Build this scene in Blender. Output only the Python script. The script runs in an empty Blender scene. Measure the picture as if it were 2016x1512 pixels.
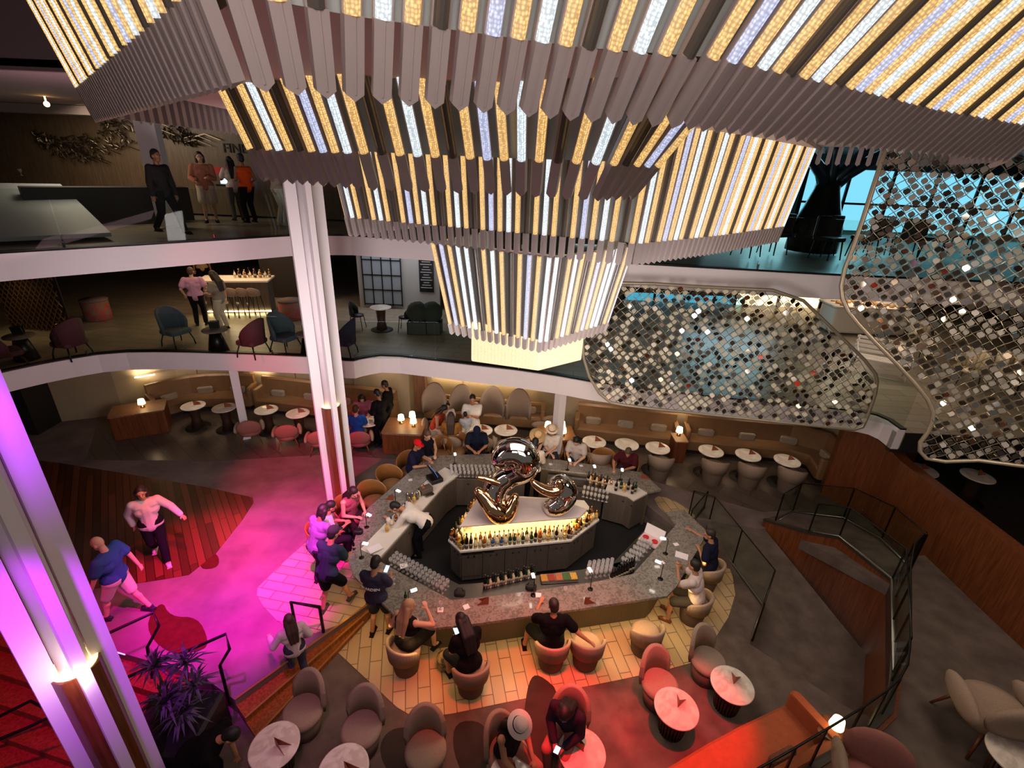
import bpy, bmesh, math, random
from math import sin, cos, pi, radians, atan2, hypot
from mathutils import Vector, Matrix, noise
random.seed(7)
S = bpy.context.scene
COL = S.collection
# ------------------------------------------------------------------ camera (calibrated from the vertical vanishing point and horizon)
CAMH = 7.8
FPX = 962.35
_d = Vector((915-1008, 2930-756, FPX)).normalized()
_f = (Vector((0, 0, 1)) - _d*_d.z).normalized()
_r = _d.cross(_f)
if _r.x < 0: _r = -_r
def ray(x, y):
    v = Vector((x-1008, y-756, FPX))
    return Vector((_r.dot(v), _f.dot(v), -_d.dot(v)))
def W(x, y, z=0.0):
    v = ray(x, y); t = (z-CAMH)/v.z
    return Vector((v.x*t, v.y*t, z))
def WP(x, y, a, b):
    """point of the photograph on the vertical plane through plan points a, b"""
    v = ray(x, y); n = Vector((b[1]-a[1], a[0]-b[0]))
    t = (n.x*a[0]+n.y*a[1])/(n.x*v.x+n.y*v.y)
    return Vector((v.x*t, v.y*t, CAMH+v.z*t))
cam = bpy.data.objects.new('camera', bpy.data.cameras.new('camera')); COL.objects.link(cam)
cd = cam.data; cd.sensor_width = 36; cd.lens = FPX/2016*36; cd.clip_start = .02; cd.clip_end = 200
_cr, _cu, _cb = Vector((_r.x, _f.x, -_d.x)), -Vector((_r.y, _f.y, -_d.y)), -Vector((_r.z, _f.z, -_d.z))
cam.matrix_world = Matrix(((_cr.x, _cu.x, _cb.x, 0), (_cr.y, _cu.y, _cb.y, 0), (_cr.z, _cu.z, _cb.z, CAMH), (0, 0, 0, 1)))
S.camera = cam
# ------------------------------------------------------------------ world, exposure, large lights
w = bpy.data.worlds.new('world'); S.world = w; w.use_nodes = True
w.node_tree.nodes['Background'].inputs[0].default_value = (.62, .55, .5, 1)
w.node_tree.nodes['Background'].inputs[1].default_value = .11
S.view_settings.view_transform = 'Standard'; S.view_settings.look = 'None'
S.view_settings.exposure = 0.55; S.view_settings.gamma = 1
S.cycles.max_bounces = 6; S.cycles.transparent_max_bounces = 16; S.cycles.sample_clamp_indirect = 3
def light(kind, loc, energy, color, target=None, size=.1, spot=60, blend=.5, sy=None):
    l = bpy.data.lights.new(kind.lower()+'_light', kind); l.energy = energy; l.color = color
    if kind == 'AREA':
        l.size = size
        if sy: l.shape = 'RECTANGLE'; l.size_y = sy
    else: l.shadow_soft_size = size
    if kind == 'SPOT': l.spot_size = radians(spot); l.spot_blend = blend
    o = bpy.data.objects.new(kind.lower()+'_light', l); COL.objects.link(o); o.location = loc
    if target is not None:
        o.rotation_euler = (Vector(target)-Vector(loc)).to_track_quat('-Z', 'Y').to_euler()
    return o
WARM = (1, .68, .38); WW = (1, .8, .6)
# soft light below the chandelier, then added fills for decks, terrace and ceiling
light('AREA', (.5, 7.4, 4.85), 62, (1, .78, .62), (.5, 7.4, 0), 2.0)
light('AREA', (-3.5, 6.0, 4.2), 105, (.95, .84, .87), (-5, 12, 4.5), 1.6)  # added fill aimed sideways at the left deck edges
light('AREA', (1.5, 4.8, 5.0), 80, (.95, .86, .84), (3, 12, 4.3), 1.6)  # added fill aimed sideways at the right deck edges
light('AREA', (0, -.6, 9.2), 70, (1, .84, .8), (.3, 9, 5), 2.5)
light('AREA', (6.8, 4.5, 7.2), 70, (1, .8, .64), (6.5, 7, 1), 2.0)  # added fill over the ramp and terrace
light('AREA', (-7, 8.8, 6.3), 26, (1, .6, .68), (-7.5, 8, 9.5), 2.0)  # added fill aimed upward to lighten the upper left ceiling
# coloured stage spots on the ceiling
def spot_px(px, py, z, src, e, c, ang, bl=.6, size=.12):
    return light('SPOT', src, e, c, W(px, py, z), size, ang, bl)
MAG = (1, .0, .42); PUR = (.55, .02, 1); RED = (1, .012, .03)
spot_px(470, 1150, .32, (-2.4, 4.4, 7.2), 6000, (1, .0, .62), 34, .8)
spot_px(590, 1050, .32, (-1.9, 4.9, 7.2), 3700, MAG, 26, .8)
spot_px(600, 930, .32, (-6.2, 6.5, 7.9), 1900, (1, .02, .12), 30, .8)
spot_px(400, 1090, .32, (-4.5, 6.5, 7.9), 1900, RED, 22, .6)
spot_px(420, 1260, .32, (-4.5, 4.5, 7.9), 1700, (.8, .0, 1), 28, .8)
spot_px(600, 1400, .3, (-1.6, 2.6, 7.2), 260, (1, .3, .6), 34, .9)
spot_px(270, 1330, 0, (-3.9, 3.0, 7.6), 900, (.45, .02, 1), 16, .7)
spot_px(30, 1440, 0, (-5.6, 3.2, 7.6), 1500, (1, .0, .2), 40, .7)
spot_px(1120, 1440, .0, (.5, 4.4, 7.2), 2600, RED, 19, .7)
spot_px(1345, 1420, .3, (2.3, 4.2, 7.2), 2200, RED, 19, .6)
spot_px(950, 1330, .0, (.2, 4.6, 7.2), 900, (1, .06, .04), 30, .9)
spot_px(1150, 1280, .0, (1.2, 4.6, 7.2), 800, (1, .07, .04), 24, .9)
spot_px(520, 722, 2.8, (-8.5, 7.0, 6.6), 420, (1, .02, .08), 22, 1)
spot_px(400, 500, 5.9, (-8.0, 7.0, 5.2), 110, (1, .02, .1), 24, .9)
# ------------------------------------------------------------------ colour and material helpers
def lin(h):
    h = h.lstrip('#'); v = [int(h[i:i+2], 16)/255 for i in (0, 2, 4)]
    return [c/12.92 if c <= .04045 else ((c+.055)/1.055)**2.4 for c in v]+[1]
_M = {}
def mat(name, col='#888888', rough=.6, metal=0, emit=0, ecol=None, var=0, vs=8, bump=0, bs=60, kind=None, col2=None, spec=.5, alpha=1, coat=0, scale=1, rot=0):
    if name in _M: return _M[name]
    m = bpy.data.materials.new(name); m.use_nodes = True; nt = m.node_tree; N = nt.nodes; L = nt.links
    b = N['Principled BSDF']
    c = lin(col) if isinstance(col, str) else list(col)
    b.inputs['Base Color'].default_value = c; b.inputs['Roughness'].default_value = rough; b.inputs['Metallic'].default_value = metal
    b.inputs['Specular IOR Level'].default_value = spec; b.inputs['Alpha'].default_value = alpha; b.inputs['Coat Weight'].default_value = coat
    if emit:
        b.inputs['Emission Color'].default_value = lin(ecol) if isinstance(ecol, str) else (ecol or c); b.inputs['Emission Strength'].default_value = emit
    if kind or var or bump:
        tc = N.new('ShaderNodeTexCoord'); mp = N.new('ShaderNodeMapping'); L.new(tc.outputs['Object'], mp.inputs[0])
        mp.inputs['Scale'].default_value = (scale,)*3; mp.inputs['Rotation'].default_value = (0, 0, radians(rot))
        c2 = lin(col2) if col2 else [x*(1-var) for x in c[:3]]+[1]
        rp = N.new('ShaderNodeValToRGB'); rp.color_ramp.elements[0].color = c2; rp.color_ramp.elements[1].color = c
        src = None
        if kind == 'wood':
            mp.inputs['Scale'].default_value = (scale*14, scale*14, scale*.9)
            n = N.new('ShaderNodeTexNoise'); n.inputs['Scale'].default_value = 2.2; n.inputs['Detail'].default_value = 6; L.new(mp.outputs[0], n.inputs[0]); src = n.outputs[0]
            rp.color_ramp.elements[0].position = .3; rp.color_ramp.elements[1].position = .7
        elif kind == 'plank':
            br = N.new('ShaderNodeTexBrick'); L.new(mp.outputs[0], br.inputs[0]); br.inputs['Scale'].default_value = 1
            br.inputs['Brick Width'].default_value = 2.4; br.inputs['Row Height'].default_value = .14; br.inputs['Mortar Size'].default_value = .006
            br.inputs['Color1'].default_value = c; br.inputs['Color2'].default_value = c2; br.inputs['Mortar'].default_value = [x*.3 for x in c2[:3]]+[1]
            L.new(br.outputs['Color'], b.inputs['Base Color'])
        elif kind == 'tile':
            br = N.new('ShaderNodeTexBrick'); L.new(mp.outputs[0], br.inputs[0]); br.inputs['Scale'].default_value = 1; br.offset = .5
            br.inputs['Brick Width'].default_value = vs; br.inputs['Row Height'].default_value = vs*.33; br.inputs['Mortar Size'].default_value = .008
            br.inputs['Color1'].default_value = c; br.inputs['Color2'].default_value = c2; br.inputs['Mortar'].default_value = [x*.35 for x in c2[:3]]+[1]
            L.new(br.outputs['Color'], b.inputs['Base Color'])
        elif kind == 'marble':
            n = N.new('ShaderNodeTexNoise'); n.inputs['Scale'].default_value = vs; n.inputs['Detail'].default_value = 7; n.inputs['Distortion'].default_value = 1.6; L.new(mp.outputs[0], n.inputs[0]); src = n.outputs[0]
            rp.color_ramp.elements[0].position = .42; rp.color_ramp.elements[1].position = .58
            e = rp.color_ramp.elements.new(.5); e.color = [(x*.7+y*.3) for x, y in zip(c, c2)]
        elif kind == 'dots':
            n = N.new('ShaderNodeTexVoronoi'); n.inputs['Scale'].default_value = vs; L.new(mp.outputs[0], n.inputs[0]); src = n.outputs['Distance']
            rp.color_ramp.elements[0].position = .15; rp.color_ramp.elements[1].position = .32
        else:
            n = N.new('ShaderNodeTexNoise'); n.inputs['Scale'].default_value = vs; n.inputs['Detail'].default_value = 5; L.new(mp.outputs[0], n.inputs[0]); src = n.outputs[0]
            rp.color_ramp.elements[0].position = .35; rp.color_ramp.elements[1].position = .65
        if src: L.new(src, rp.inputs[0]); L.new(rp.outputs[0], b.inputs['Base Color'])
        if bump:
            n2 = N.new('ShaderNodeTexNoise'); n2.inputs['Scale'].default_value = bs; L.new(tc.outputs['Object'], n2.inputs[0])
            bp = N.new('ShaderNodeBump'); bp.inputs['Strength'].default_value = bump; bp.inputs['Distance'].default_value = .01; L.new(n2.outputs[0], bp.inputs['Height']); L.new(bp.outputs[0], b.inputs['Normal'])
    _M[name] = m; return m
def glassmat(name, tint, refl=.08, op=.12):
    m = bpy.data.materials.new(name); m.use_nodes = True; nt = m.node_tree; N = nt.nodes; L = nt.links; N.clear()
    out = N.new('ShaderNodeOutputMaterial'); t = N.new('ShaderNodeBsdfTransparent'); g = N.new('ShaderNodeBsdfGlossy'); lw = N.new('ShaderNodeLayerWeight'); pw = N.new('ShaderNodeMath'); pw.operation = 'POWER'; pw.inputs[1].default_value = 4; fr = N.new('ShaderNodeMath'); fr.operation = 'MULTIPLY_ADD'; fr.inputs[1].default_value = .35; fr.inputs[2].default_value = .01; L.new(lw.outputs['Facing'], pw.inputs[0]); L.new(pw.outputs[0], fr.inputs[0]); mx = N.new('ShaderNodeMixShader')
    t.inputs[0].default_value = lin(tint); g.inputs['Roughness'].default_value = .02
    L.new(fr.outputs[0], mx.inputs[0]); L.new(t.outputs[0], mx.inputs[1]); L.new(g.outputs[0], mx.inputs[2]); L.new(mx.outputs[0], out.inputs[0])
    _M[name] = m; return m
# LED insert of the chandelier rods: a lamp, so it emits; a fine grid of diodes shows through the ribbed acrylic
def ledmat(name, col, st, dim=.25):
    m = bpy.data.materials.new(name); m.use_nodes = True; nt = m.node_tree; N = nt.nodes; L = nt.links
    b = N['Principled BSDF']; b.inputs['Base Color'].default_value = (.25, .22, .2, 1); b.inputs['Roughness'].default_value = .35
    tc = N.new('ShaderNodeTexCoord'); v = N.new('ShaderNodeTexVoronoi'); v.inputs['Scale'].default_value = 70; v.inputs['Randomness'].default_value = .45
    L.new(tc.outputs['Object'], v.inputs[0]); rp = N.new('ShaderNodeValToRGB'); L.new(v.outputs['Distance'], rp.inputs[0])
    rp.color_ramp.elements[0].position = .1; rp.color_ramp.elements[0].color = (1, 1, 1, 1); rp.color_ramp.elements[1].position = .62; rp.color_ramp.elements[1].color = (dim, dim, dim, 1)
    mu = N.new('ShaderNodeMixRGB'); mu.blend_type = 'MULTIPLY'; mu.inputs[0].default_value = 1; mu.inputs[2].default_value = lin(col); L.new(rp.outputs[0], mu.inputs[1])
    L.new(mu.outputs[0], b.inputs['Emission Color']); b.inputs['Emission Strength'].default_value = st
    _M[name] = m; return m
# ------------------------------------------------------------------ mesh builder
_K = {}
def setp(o, parent): o.parent = parent; _K.setdefault(parent.name, []).append(o)
class MB:
    def __init__(s): s.v = []; s.f = []; s.mi = []; s.m = 0; s.sm = []
    def add(s, vs, fs, smooth=False):
        o = len(s.v); s.v += [tuple(v) for v in vs]
        for f in fs: s.f.append(tuple(i+o for i in f)); s.mi.append(s.m); s.sm.append(smooth)
        return s
    def box(s, c, d, rz=0, rx=0, taper=1):
        x, y, z = d[0]/2, d[1]/2, d[2]/2; R = Matrix.Rotation(rz, 3, 'Z') @ Matrix.Rotation(rx, 3, 'X'); c = Vector(c)
        vs = [c+R @ Vector((a*x*(taper if q > 0 else 1), b*y*(taper if q > 0 else 1), q*z)) for q in (-1, 1) for a, b in ((-1, -1), (1, -1), (1, 1), (-1, 1))]
        return s.add(vs, [(3, 2, 1, 0), (4, 5, 6, 7), (0, 1, 5, 4), (1, 2, 6, 5), (2, 3, 7, 6), (3, 0, 4, 7)])
    def rbox(s, c, d, r=.03, rz=0, seg=3):
        """box with rounded vertical corners and a small top bevel"""
        x, y, z = d[0]/2, d[1]/2, d[2]; pts = []
        for cx, cy, a0 in ((x-r, y-r, 0), (-x+r, y-r, pi/2), (-x+r, -y+r, pi), (x-r, -y+r, 3*pi/2)):
            for k in range(seg+1):
                a = a0+pi/2*k/seg; pts.append((cx+r*cos(a), cy+r*sin(a)))
        q = min(r, z/3)*.6; R = Matrix.Rotation(rz, 3, 'Z'); n = len(pts); vs = []
        for zz, sc in ((0, q), (q, 0), (z-q, 0), (z, q)):
            for px, py in pts:
                l = hypot(px, py) or 1
                vs.append(Vector(c)+R @ Vector((px-px/l*sc, py-py/l*sc, zz)))
        fs = [tuple(reversed(range(n))), tuple(range(3*n, 4*n))]
        for k in range(3):
            for i in range(n): j = (i+1) % n; fs.append((k*n+i, k*n+j, k*n+n+j, k*n+n+i))
        return s.add(vs, fs)
    def prism(s, poly, z0, z1):
        """poly: plan points; z0, z1 numbers or per-point lists"""
        n = len(poly); a = sum(poly[i][0]*poly[(i+1) % n][1]-poly[(i+1) % n][0]*poly[i][1] for i in range(n))
        idx = list(range(n)) if a > 0 else list(range(n))[::-1]
        g = lambda z, i: z[i] if isinstance(z, (list, tuple)) else z
        vs = [(poly[i][0], poly[i][1], g(z0, i)) for i in idx]+[(poly[i][0], poly[i][1], g(z1, i)) for i in idx]
        return s.add(vs, [tuple(range(n))[::-1], tuple(range(n, 2*n))]+[(i, (i+1) % n, n+(i+1) % n, n+i) for i in range(n)])
    def lathe(s, prof, c=(0, 0, 0), seg=20, smooth=True, sx=1, sy=1, ax=None):
        c = Vector(c); n = len(prof); vs = []; M = None
        if ax is not None: M = Vector(ax).to_track_quat('Z', 'Y').to_matrix()
        for r, z in prof:
            for k in range(seg):
                a = 2*pi*k/seg; p = Vector((r*sx*cos(a), r*sy*sin(a), z)); vs.append(c+(M @ p if M else p))
        fs = [(i*seg+k, i*seg+(k+1) % seg, (i+1)*seg+(k+1) % seg, (i+1)*seg+k) for i in range(n-1) for k in range(seg)]
        if prof[0][0] > 1e-5: fs.append(tuple(reversed(range(seg))))
        if prof[-1][0] > 1e-5: fs.append(tuple(range((n-1)*seg, n*seg)))
        return s.add(vs, fs, smooth)
    def cyl(s, a, b, r, r2=None, seg=12, smooth=True):
        a, b = Vector(a), Vector(b); return s.lathe([(r, 0), (r if r2 is None else r2, (b-a).length)], a, seg, smooth, ax=b-a)
    def tube(s, pts, r, seg=8, closed=False, flat=None):
        pts = [Vector(p) for p in pts]; n = len(pts); vs = []; up0 = None
        for i, p in enumerate(pts):
            t = (pts[(i+1) % n] if closed or i < n-1 else p)-(pts[i-1] if closed or i > 0 else p); t.normalize()
            ref = Vector((0, 0, 1)) if abs(t.z) < .9 else Vector((0, 1, 0))
            if up0 is not None: ref = up0
            u = t.cross(ref).normalized(); q = u.cross(t).normalized(); up0 = q
            rr = r[i] if isinstance(r, (list, tuple)) else r
            for k in range(seg):
                a = 2*pi*k/seg+pi/seg; vs.append(p+u*rr*cos(a)*(flat or 1)+q*rr*sin(a))
        m = n if closed else n-1
        fs = [(i*seg+k, i*seg+(k+1) % seg, ((i+1) % n)*seg+(k+1) % seg, ((i+1) % n)*seg+k) for i in range(m) for k in range(seg)]
        if not closed: fs += [tuple(reversed(range(seg))), tuple(range((n-1)*seg, n*seg))]
        return s.add(vs, fs, seg > 5)
    def ball(s, c, r, seg=14, rings=8, rot=None):
        if not isinstance(r, (tuple, list)): r = (r, r, r)
        vs = [(0, 0, -1)]; c = Vector(c)
        for i in range(1, rings):
            a = -pi/2+pi*i/rings
            vs += [(cos(a)*cos(2*pi*k/seg), cos(a)*sin(2*pi*k/seg), sin(a)) for k in range(seg)]
        vs.append((0, 0, 1)); L = len(vs)-1
        fs = [(0, 1+(k+1) % seg, 1+k) for k in range(seg)]+[(L, L-seg+k, L-seg+(k+1) % seg) for k in range(seg)]
        for i in range(rings-2): fs += [(1+i*seg+k, 1+i*seg+(k+1) % seg, 1+(i+1)*seg+(k+1) % seg, 1+(i+1)*seg+k) for k in range(seg)]
        out = []
        for v in vs:
            p = Vector((v[0]*r[0], v[1]*r[1], v[2]*r[2]))
            out.append(c+(rot @ p if rot else p))
        return s.add(out, fs, True)
    def cap(s, a, b, r0, r1, seg=10):
        """tapered capsule"""
        a, b = Vector(a), Vector(b); l = (b-a).length
        if l < 1e-4: return s.ball(a, r0)
        prof = [(r0*cos(t), r0*sin(t)) for t in [-pi/2+pi/8*k for k in range(5)]]+[(r1*cos(t), l+r1*sin(t)) for t in [pi/8*k for k in range(5)]]
        prof[0] = (0, -r0); prof[-1] = (0, l+r1)
        M = (b-a).to_track_quat('Z', 'Y').to_matrix(); vs = [a+M @ Vector((0, 0, -r0))]
        for r, z in prof[1:-1]: vs += [a+M @ Vector((r*cos(2*pi*k/seg), r*sin(2*pi*k/seg), z)) for k in range(seg)]
        vs.append(a+M @ Vector((0, 0, l+r1))); n = len(prof)-2; L = len(vs)-1
        fs = [(0, 1+(k+1) % seg, 1+k) for k in range(seg)]+[(L, L-seg+k, L-seg+(k+1) % seg) for k in range(seg)]
        for i in range(n-1): fs += [(1+i*seg+k, 1+i*seg+(k+1) % seg, 1+(i+1)*seg+(k+1) % seg, 1+(i+1)*seg+k) for k in range(seg)]
        return s.add(vs, fs, True)
    def build(s, name, mats, parent=None, loc=None, bevel=0, smooth=None):
        me = bpy.data.meshes.new(name); me.from_pydata(s.v, [], s.f)
        for m in (mats if isinstance(mats, (list, tuple)) else [mats]): me.materials.append(m if not isinstance(m, str) else _M[m])
        me.polygons.foreach_set('material_index', s.mi)
        me.polygons.foreach_set('use_smooth', [(x if smooth is None else smooth) for x in s.sm]); me.update()
        o = bpy.data.objects.new(name, me); COL.objects.link(o)
        if parent is not None: setp(o, parent)
        if loc is not None: o.location = loc
        if bevel:
            bv = o.modifiers.new('bevel', 'BEVEL'); bv.width = bevel; bv.segments = 2; bv.limit_method = 'ANGLE'; bv.angle_limit = radians(50)
        return o
def tag(o, label, cat, group=None):
    o['label'] = label; o['category'] = cat
    if group: o['group'] = group
    return o
def struct(o): o['kind'] = 'structure'; return o
def thing(name, loc, label, cat, group=None, rz=0):
    o = bpy.data.objects.new(name, None); COL.objects.link(o); o.location = loc; o.rotation_euler = (0, 0, rz); o.empty_display_size = .1
    return tag(o, label, cat, group)
def copy_tree(o, loc=None, rz=None, label=None, group=None, parent=None, scale=None):
    ch = _K.get(o.name, [])
    c = o.copy(); COL.objects.link(c)
    if parent is not None: setp(c, parent)
    if loc is not None: c.location = loc
    if rz is not None: c.rotation_euler = (0, 0, rz)
    if scale is not None: c.scale = (scale,)*3
    if label: c['label'] = label
    if group: c['group'] = group
    for k in ch: copy_tree(k, parent=c)
    return c
class Kind:
    """builds the first one, then copies it"""
    def __init__(s, fn): s.fn = fn; s.o = None
    def put(s, loc, rz, label, group=None, scale=None):
        if s.o is None:
            s.o = s.fn(label); o = s.o; o.location = loc; o.rotation_euler = (0, 0, rz)
            if scale: o.scale = (scale,)*3
            if group: o['group'] = group
            return o
        o = copy_tree(s.o, loc, rz, label)
        o.scale = ((scale or 1),)*3
        if group: o['group'] = group
        elif 'group' in o.keys(): del o['group']
        return o
def offset(poly, d, closed=False):
    """parallel polyline, d > 0 to the left of travel"""
    n = len(poly); out = []
    for i, p in enumerate(poly):
        p = Vector(p[:2]); a = Vector(poly[i-1][:2]) if (i > 0 or closed) else None; b = Vector(poly[(i+1) % n][:2]) if (i < n-1 or closed) else None
        t1 = (p-a).normalized() if a is not None else (b-p).normalized(); t2 = (b-p).normalized() if b is not None else t1
        n1 = Vector((-t1.y, t1.x)); n2 = Vector((-t2.y, t2.x)); m = (n1+n2); m = m.normalized() if m.length > 1e-6 else n1
        out.append(p+m*d/max(.4, m.dot(n1)))
    return out
def resample(poly, n):
    P = [Vector(p) for p in poly]; L = [0]
    for a, b in zip(P, P[1:]): L.append(L[-1]+(b-a).length)
    out = []
    for k in range(n):
        s = L[-1]*k/(n-1); i = 0
        while i < len(P)-2 and L[i+1] < s: i += 1
        t = (s-L[i])/max(1e-9, L[i+1]-L[i]); out.append(P[i].lerp(P[i+1], t))
    return out
def smooth_poly(poly, it=2, closed=False):
    P = [Vector(p) for p in poly]
    for _ in range(it):
        Q = [] if closed else [P[0]]
        n = len(P)
        for i in range(n if closed else n-1):
            a, b = P[i], P[(i+1) % n]; Q += [a.lerp(b, .25), a.lerp(b, .75)]
        if not closed: Q.append(P[-1])
        P = Q
    return P
def wallstrip(name, poly, z0, z1, th, m, parent=None, closed=False):
    """thick vertical wall along a plan polyline (thickness to the left of travel)"""
    b = MB(); q = offset(poly, th, closed); n = len(poly)
    g = lambda z, i: z[i] if isinstance(z, (list, tuple)) else z
    vs = []
    for i in range(n):
        p = poly[i]; vs += [(p[0], p[1], g(z0, i)), (p[0], p[1], g(z1, i)), (q[i].x, q[i].y, g(z1, i)), (q[i].x, q[i].y, g(z0, i))]
    fs = []
    for i in range(n if closed else n-1):
        a, c = 4*i, 4*((i+1) % n); fs += [(a, c, c+1, a+1), (a+1, c+1, c+2, a+2), (a+2, c+2, c+3, a+3), (a+3, c+3, c, a)]
    if not closed: fs += [(0, 1, 2, 3), (4*n-1, 4*n-2, 4*n-3, 4*n-4)]
    b.add(vs, fs)
    return b.build(name, m, parent)
# ------------------------------------------------------------------ materials
mat('carpet', '#6b5d55', .95, col2='#574b45', vs=3, bump=.25, bs=150, spec=.1)
mat('plaza_carpet', '#7a6a66', .95, col2='#665755', vs=1.6, bump=.25, bs=120, spec=.1)
mat('orange_carpet', '#4a2410', .95, var=.25, vs=9, spec=.1)
mat('dark_carpet', '#3a322e', .95, var=.2, vs=4, spec=.1)
mat('tile', '#c0a57e', .45, kind='tile', vs=.6, col2='#b2976f', rot=78)
mat('tile_left', '#b89f86', .45, kind='tile', vs=.6, col2='#aa9179', rot=10)
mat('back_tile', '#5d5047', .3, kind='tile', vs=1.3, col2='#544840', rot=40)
mat('deck_floor', '#8f8272', .35, kind='tile', vs=1.1, col2='#857868', rot=5)
mat('parquet', '#6a3620', .3, kind='plank', col2='#3f1f10', rot=52)
mat('wood', '#7a4120', .4, kind='wood', col2='#54290f')
mat('wood_light', '#96694a', .45, kind='wood', col2='#7a5236')
mat('wood_step', '#9a5a26', .25, kind='wood', col2='#6e3a14', rot=40)
mat('white', '#c9c2bd', .55); mat('fascia', '#e6dddd', .5); mat('plate', '#c7aea4', .6)
mat('wallpanel', '#a08c70', .7, var=.08, vs=2); mat('ceil', '#8d7f7c', .8)
mat('dark', '#16120f', .6); mat('black', '#0b0a0a', .5); mat('blackmetal', '#1a1715', .35, metal=.6)
mat('leather', '#8a6644', .42, var=.12, vs=5); mat('fabric', '#a08a78', .95, var=.12, vs=60, bump=.3, bs=300, spec=.1)
mat('fabric_side', '#6e5c4f', .95, var=.15, vs=40, spec=.1); mat('cushion', '#9b8a76', .95, kind='dots', col2='#6a5643', vs=40)
mat('orange_sofa', '#a8522c', .8, var=.15, vs=12); mat('rose_fabric', '#9c6258', .9, var=.1, vs=30)
mat('marble', '#e3d9cc', .18, kind='marble', col2='#cdc0b2', vs=3.2); mat('brownmetal', '#3b2418', .5)
mat('counter', '#8a8278', .13, kind='marble', col2='#6d665e', vs=13, coat=.3); mat('steel', '#8d8a86', .3, metal=1)
mat('chrome', '#dfd8cf', .03, metal=1); mat('gold', '#e0b083', .07, metal=1)
mat('menu', '#8a4528', .5); mat('paper', '#e9dfe0', .7); mat('worktop', '#d8cfc4', .4); mat('cabinet', '#62554a', .55, kind='wood', col2='#52473e')
mat('mat_floor', '#120f0d', .8, var=.3, vs=60); mat('ribbed', '#5f5240', .5)
mat('glow', '#ffd9a0', emit=9, ecol='#ffc477'); mat('lamp', '#fff0cc', .6, emit=4.2, ecol='#ffe0a0'); ledmat('core', '#ffe6ae', .95, .62)
mat('strip', '#fff0d0', emit=14, ecol='#ffe2a4'); mat('redstrip', '#ff3020', emit=4, ecol='#ff2a1c'); mat('purstrip', '#d070ff', emit=5, ecol='#c25cff')
mat('cyan', '#9fe0ff', emit=.75, ecol='#7fd6f2'); mat('cyan_dim', '#4fa8c4', emit=.5, ecol='#4fb6d6'); mat('warmwin', '#ffd9a0', emit=1.6, ecol='#ffdfa8'); mat('screen_blue', '#3a8be0', emit=1.6, ecol='#3f8ce6')
mat('phone', '#bcd8ff', emit=1.6, ecol='#a9cdfa'); mat('foliage', '#3c3d38', .6, var=.3, vs=20); mat('ball_green', '#1e2a18', .9, var=.4, vs=30)
mat('rod', '#b8aaa6', .28, spec=.6, var=.08, vs=3); mat('rod_dark', '#5b5650', .25, spec=.6)
ledmat('led_gold', '#ffc878', 1.1, .35); ledmat('led_white', '#dcebf2', 1.25, .4); ledmat('led_blue', '#c3ccf0', 1.1, .4)
glassmat('glass', '#f2f7f3'); glassmat('dark_glass', '#8f9490'); glassmat('bottle_clear', '#f0ead8'); mat('crystal', '#d6d0cc', .08, alpha=.42, coat=.5)
F1 = .32
def px(pts, z): return [W(x, y, z) for x, y in pts]
# ------------------------------------------------------------------ floors
edge_plat = px([(1372, 1022), (1392, 1040), (1502, 1192), (1476, 1268), (1680, 1400)], 0)
step_a, step_b = W(462, 1378, F1), W(741, 1178, F1)
L0, L1 = W(400, 1332, F1), W(207, 1276, F1); lv = (L0-L1).normalized(); lv = Vector((lv.y, -lv.x, 0)); L2 = L0+lv*3.2
b = MB(); b.prism([(L2.x, L2.y), (L2.x, -1), (8, -1), (edge_plat[-1].x+1.2, edge_plat[-1].y-.4)]+[(p.x, p.y) for p in reversed(edge_plat)]+[(3.9, 9.6), (1.5, 11.2), (-2.6, 10.4), (-3.4, 8), (L0.x, L0.y)], -1.3, 0)
struct(b.build('floor', 'carpet'))
# upper plaza floor with steps on its edge
plaza = [W(x, y, F1) for x, y in ((462, 1378), (741, 1178), (700, 1125), (690, 1075), (800, 950), (850, 915), (970, 912), (1110, 935), (1240, 958), (1262, 985), (1330, 1040), (1372, 1022), (1500, 1042))]
plaza += [Vector((9.4, 10.4, 0)), Vector((9.4, 17, 0)), Vector((-18, 17, 0)), Vector((-18, 6.2, 0))]
q = [W(207, 1276, F1), W(400, 1332, F1)]
plaza += [Vector((q[0].x-4.5, q[0].y+1.2, 0)), q[0], q[1]]
b = MB(); b.prism([(p.x, p.y) for p in plaza], -.2, F1); struct(b.build('floor_plaza', 'plaza_carpet'))
def inlay(name, pts, z, m, sm=0, h=.008, zz=None):
    P = [W(x, y, z) for x, y in pts]
    if sm: P = smooth_poly([(p.x, p.y) for p in P], sm, True)
    b = MB(); b.prism([(p[0], p[1]) for p in P], z-.03, z+h); return struct(b.build(name, m))
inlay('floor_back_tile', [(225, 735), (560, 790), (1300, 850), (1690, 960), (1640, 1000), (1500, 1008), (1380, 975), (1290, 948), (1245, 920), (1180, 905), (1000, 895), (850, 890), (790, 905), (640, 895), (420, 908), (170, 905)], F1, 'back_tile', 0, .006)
inlay('floor_parquet', [(60, 905), (140, 915), (497, 975), (500, 995), (395, 1128), (300, 1145), (160, 1162), (-300, 1230), (-400, 900)], F1, 'parquet', 1, .01)
inlay('floor_tile_left', [(690, 1075), (800, 950), (700, 985), (508, 1150), (505, 1180), (560, 1238), (640, 1250), (741, 1178), (700, 1125)], F1, 'tile_left', 1, .009)
inlay('floor_orange_blob', [(318, 1180), (335, 1215), (390, 1215), (412, 1262), (400, 1282), (330, 1290), (282, 1235)], F1, 'orange_carpet', 2, .007)
inlay('floor_orange_spot', [(405, 1090), (430, 1090), (432, 1118), (390, 1122)], F1, 'orange_carpet', 2, .0075)
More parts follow.
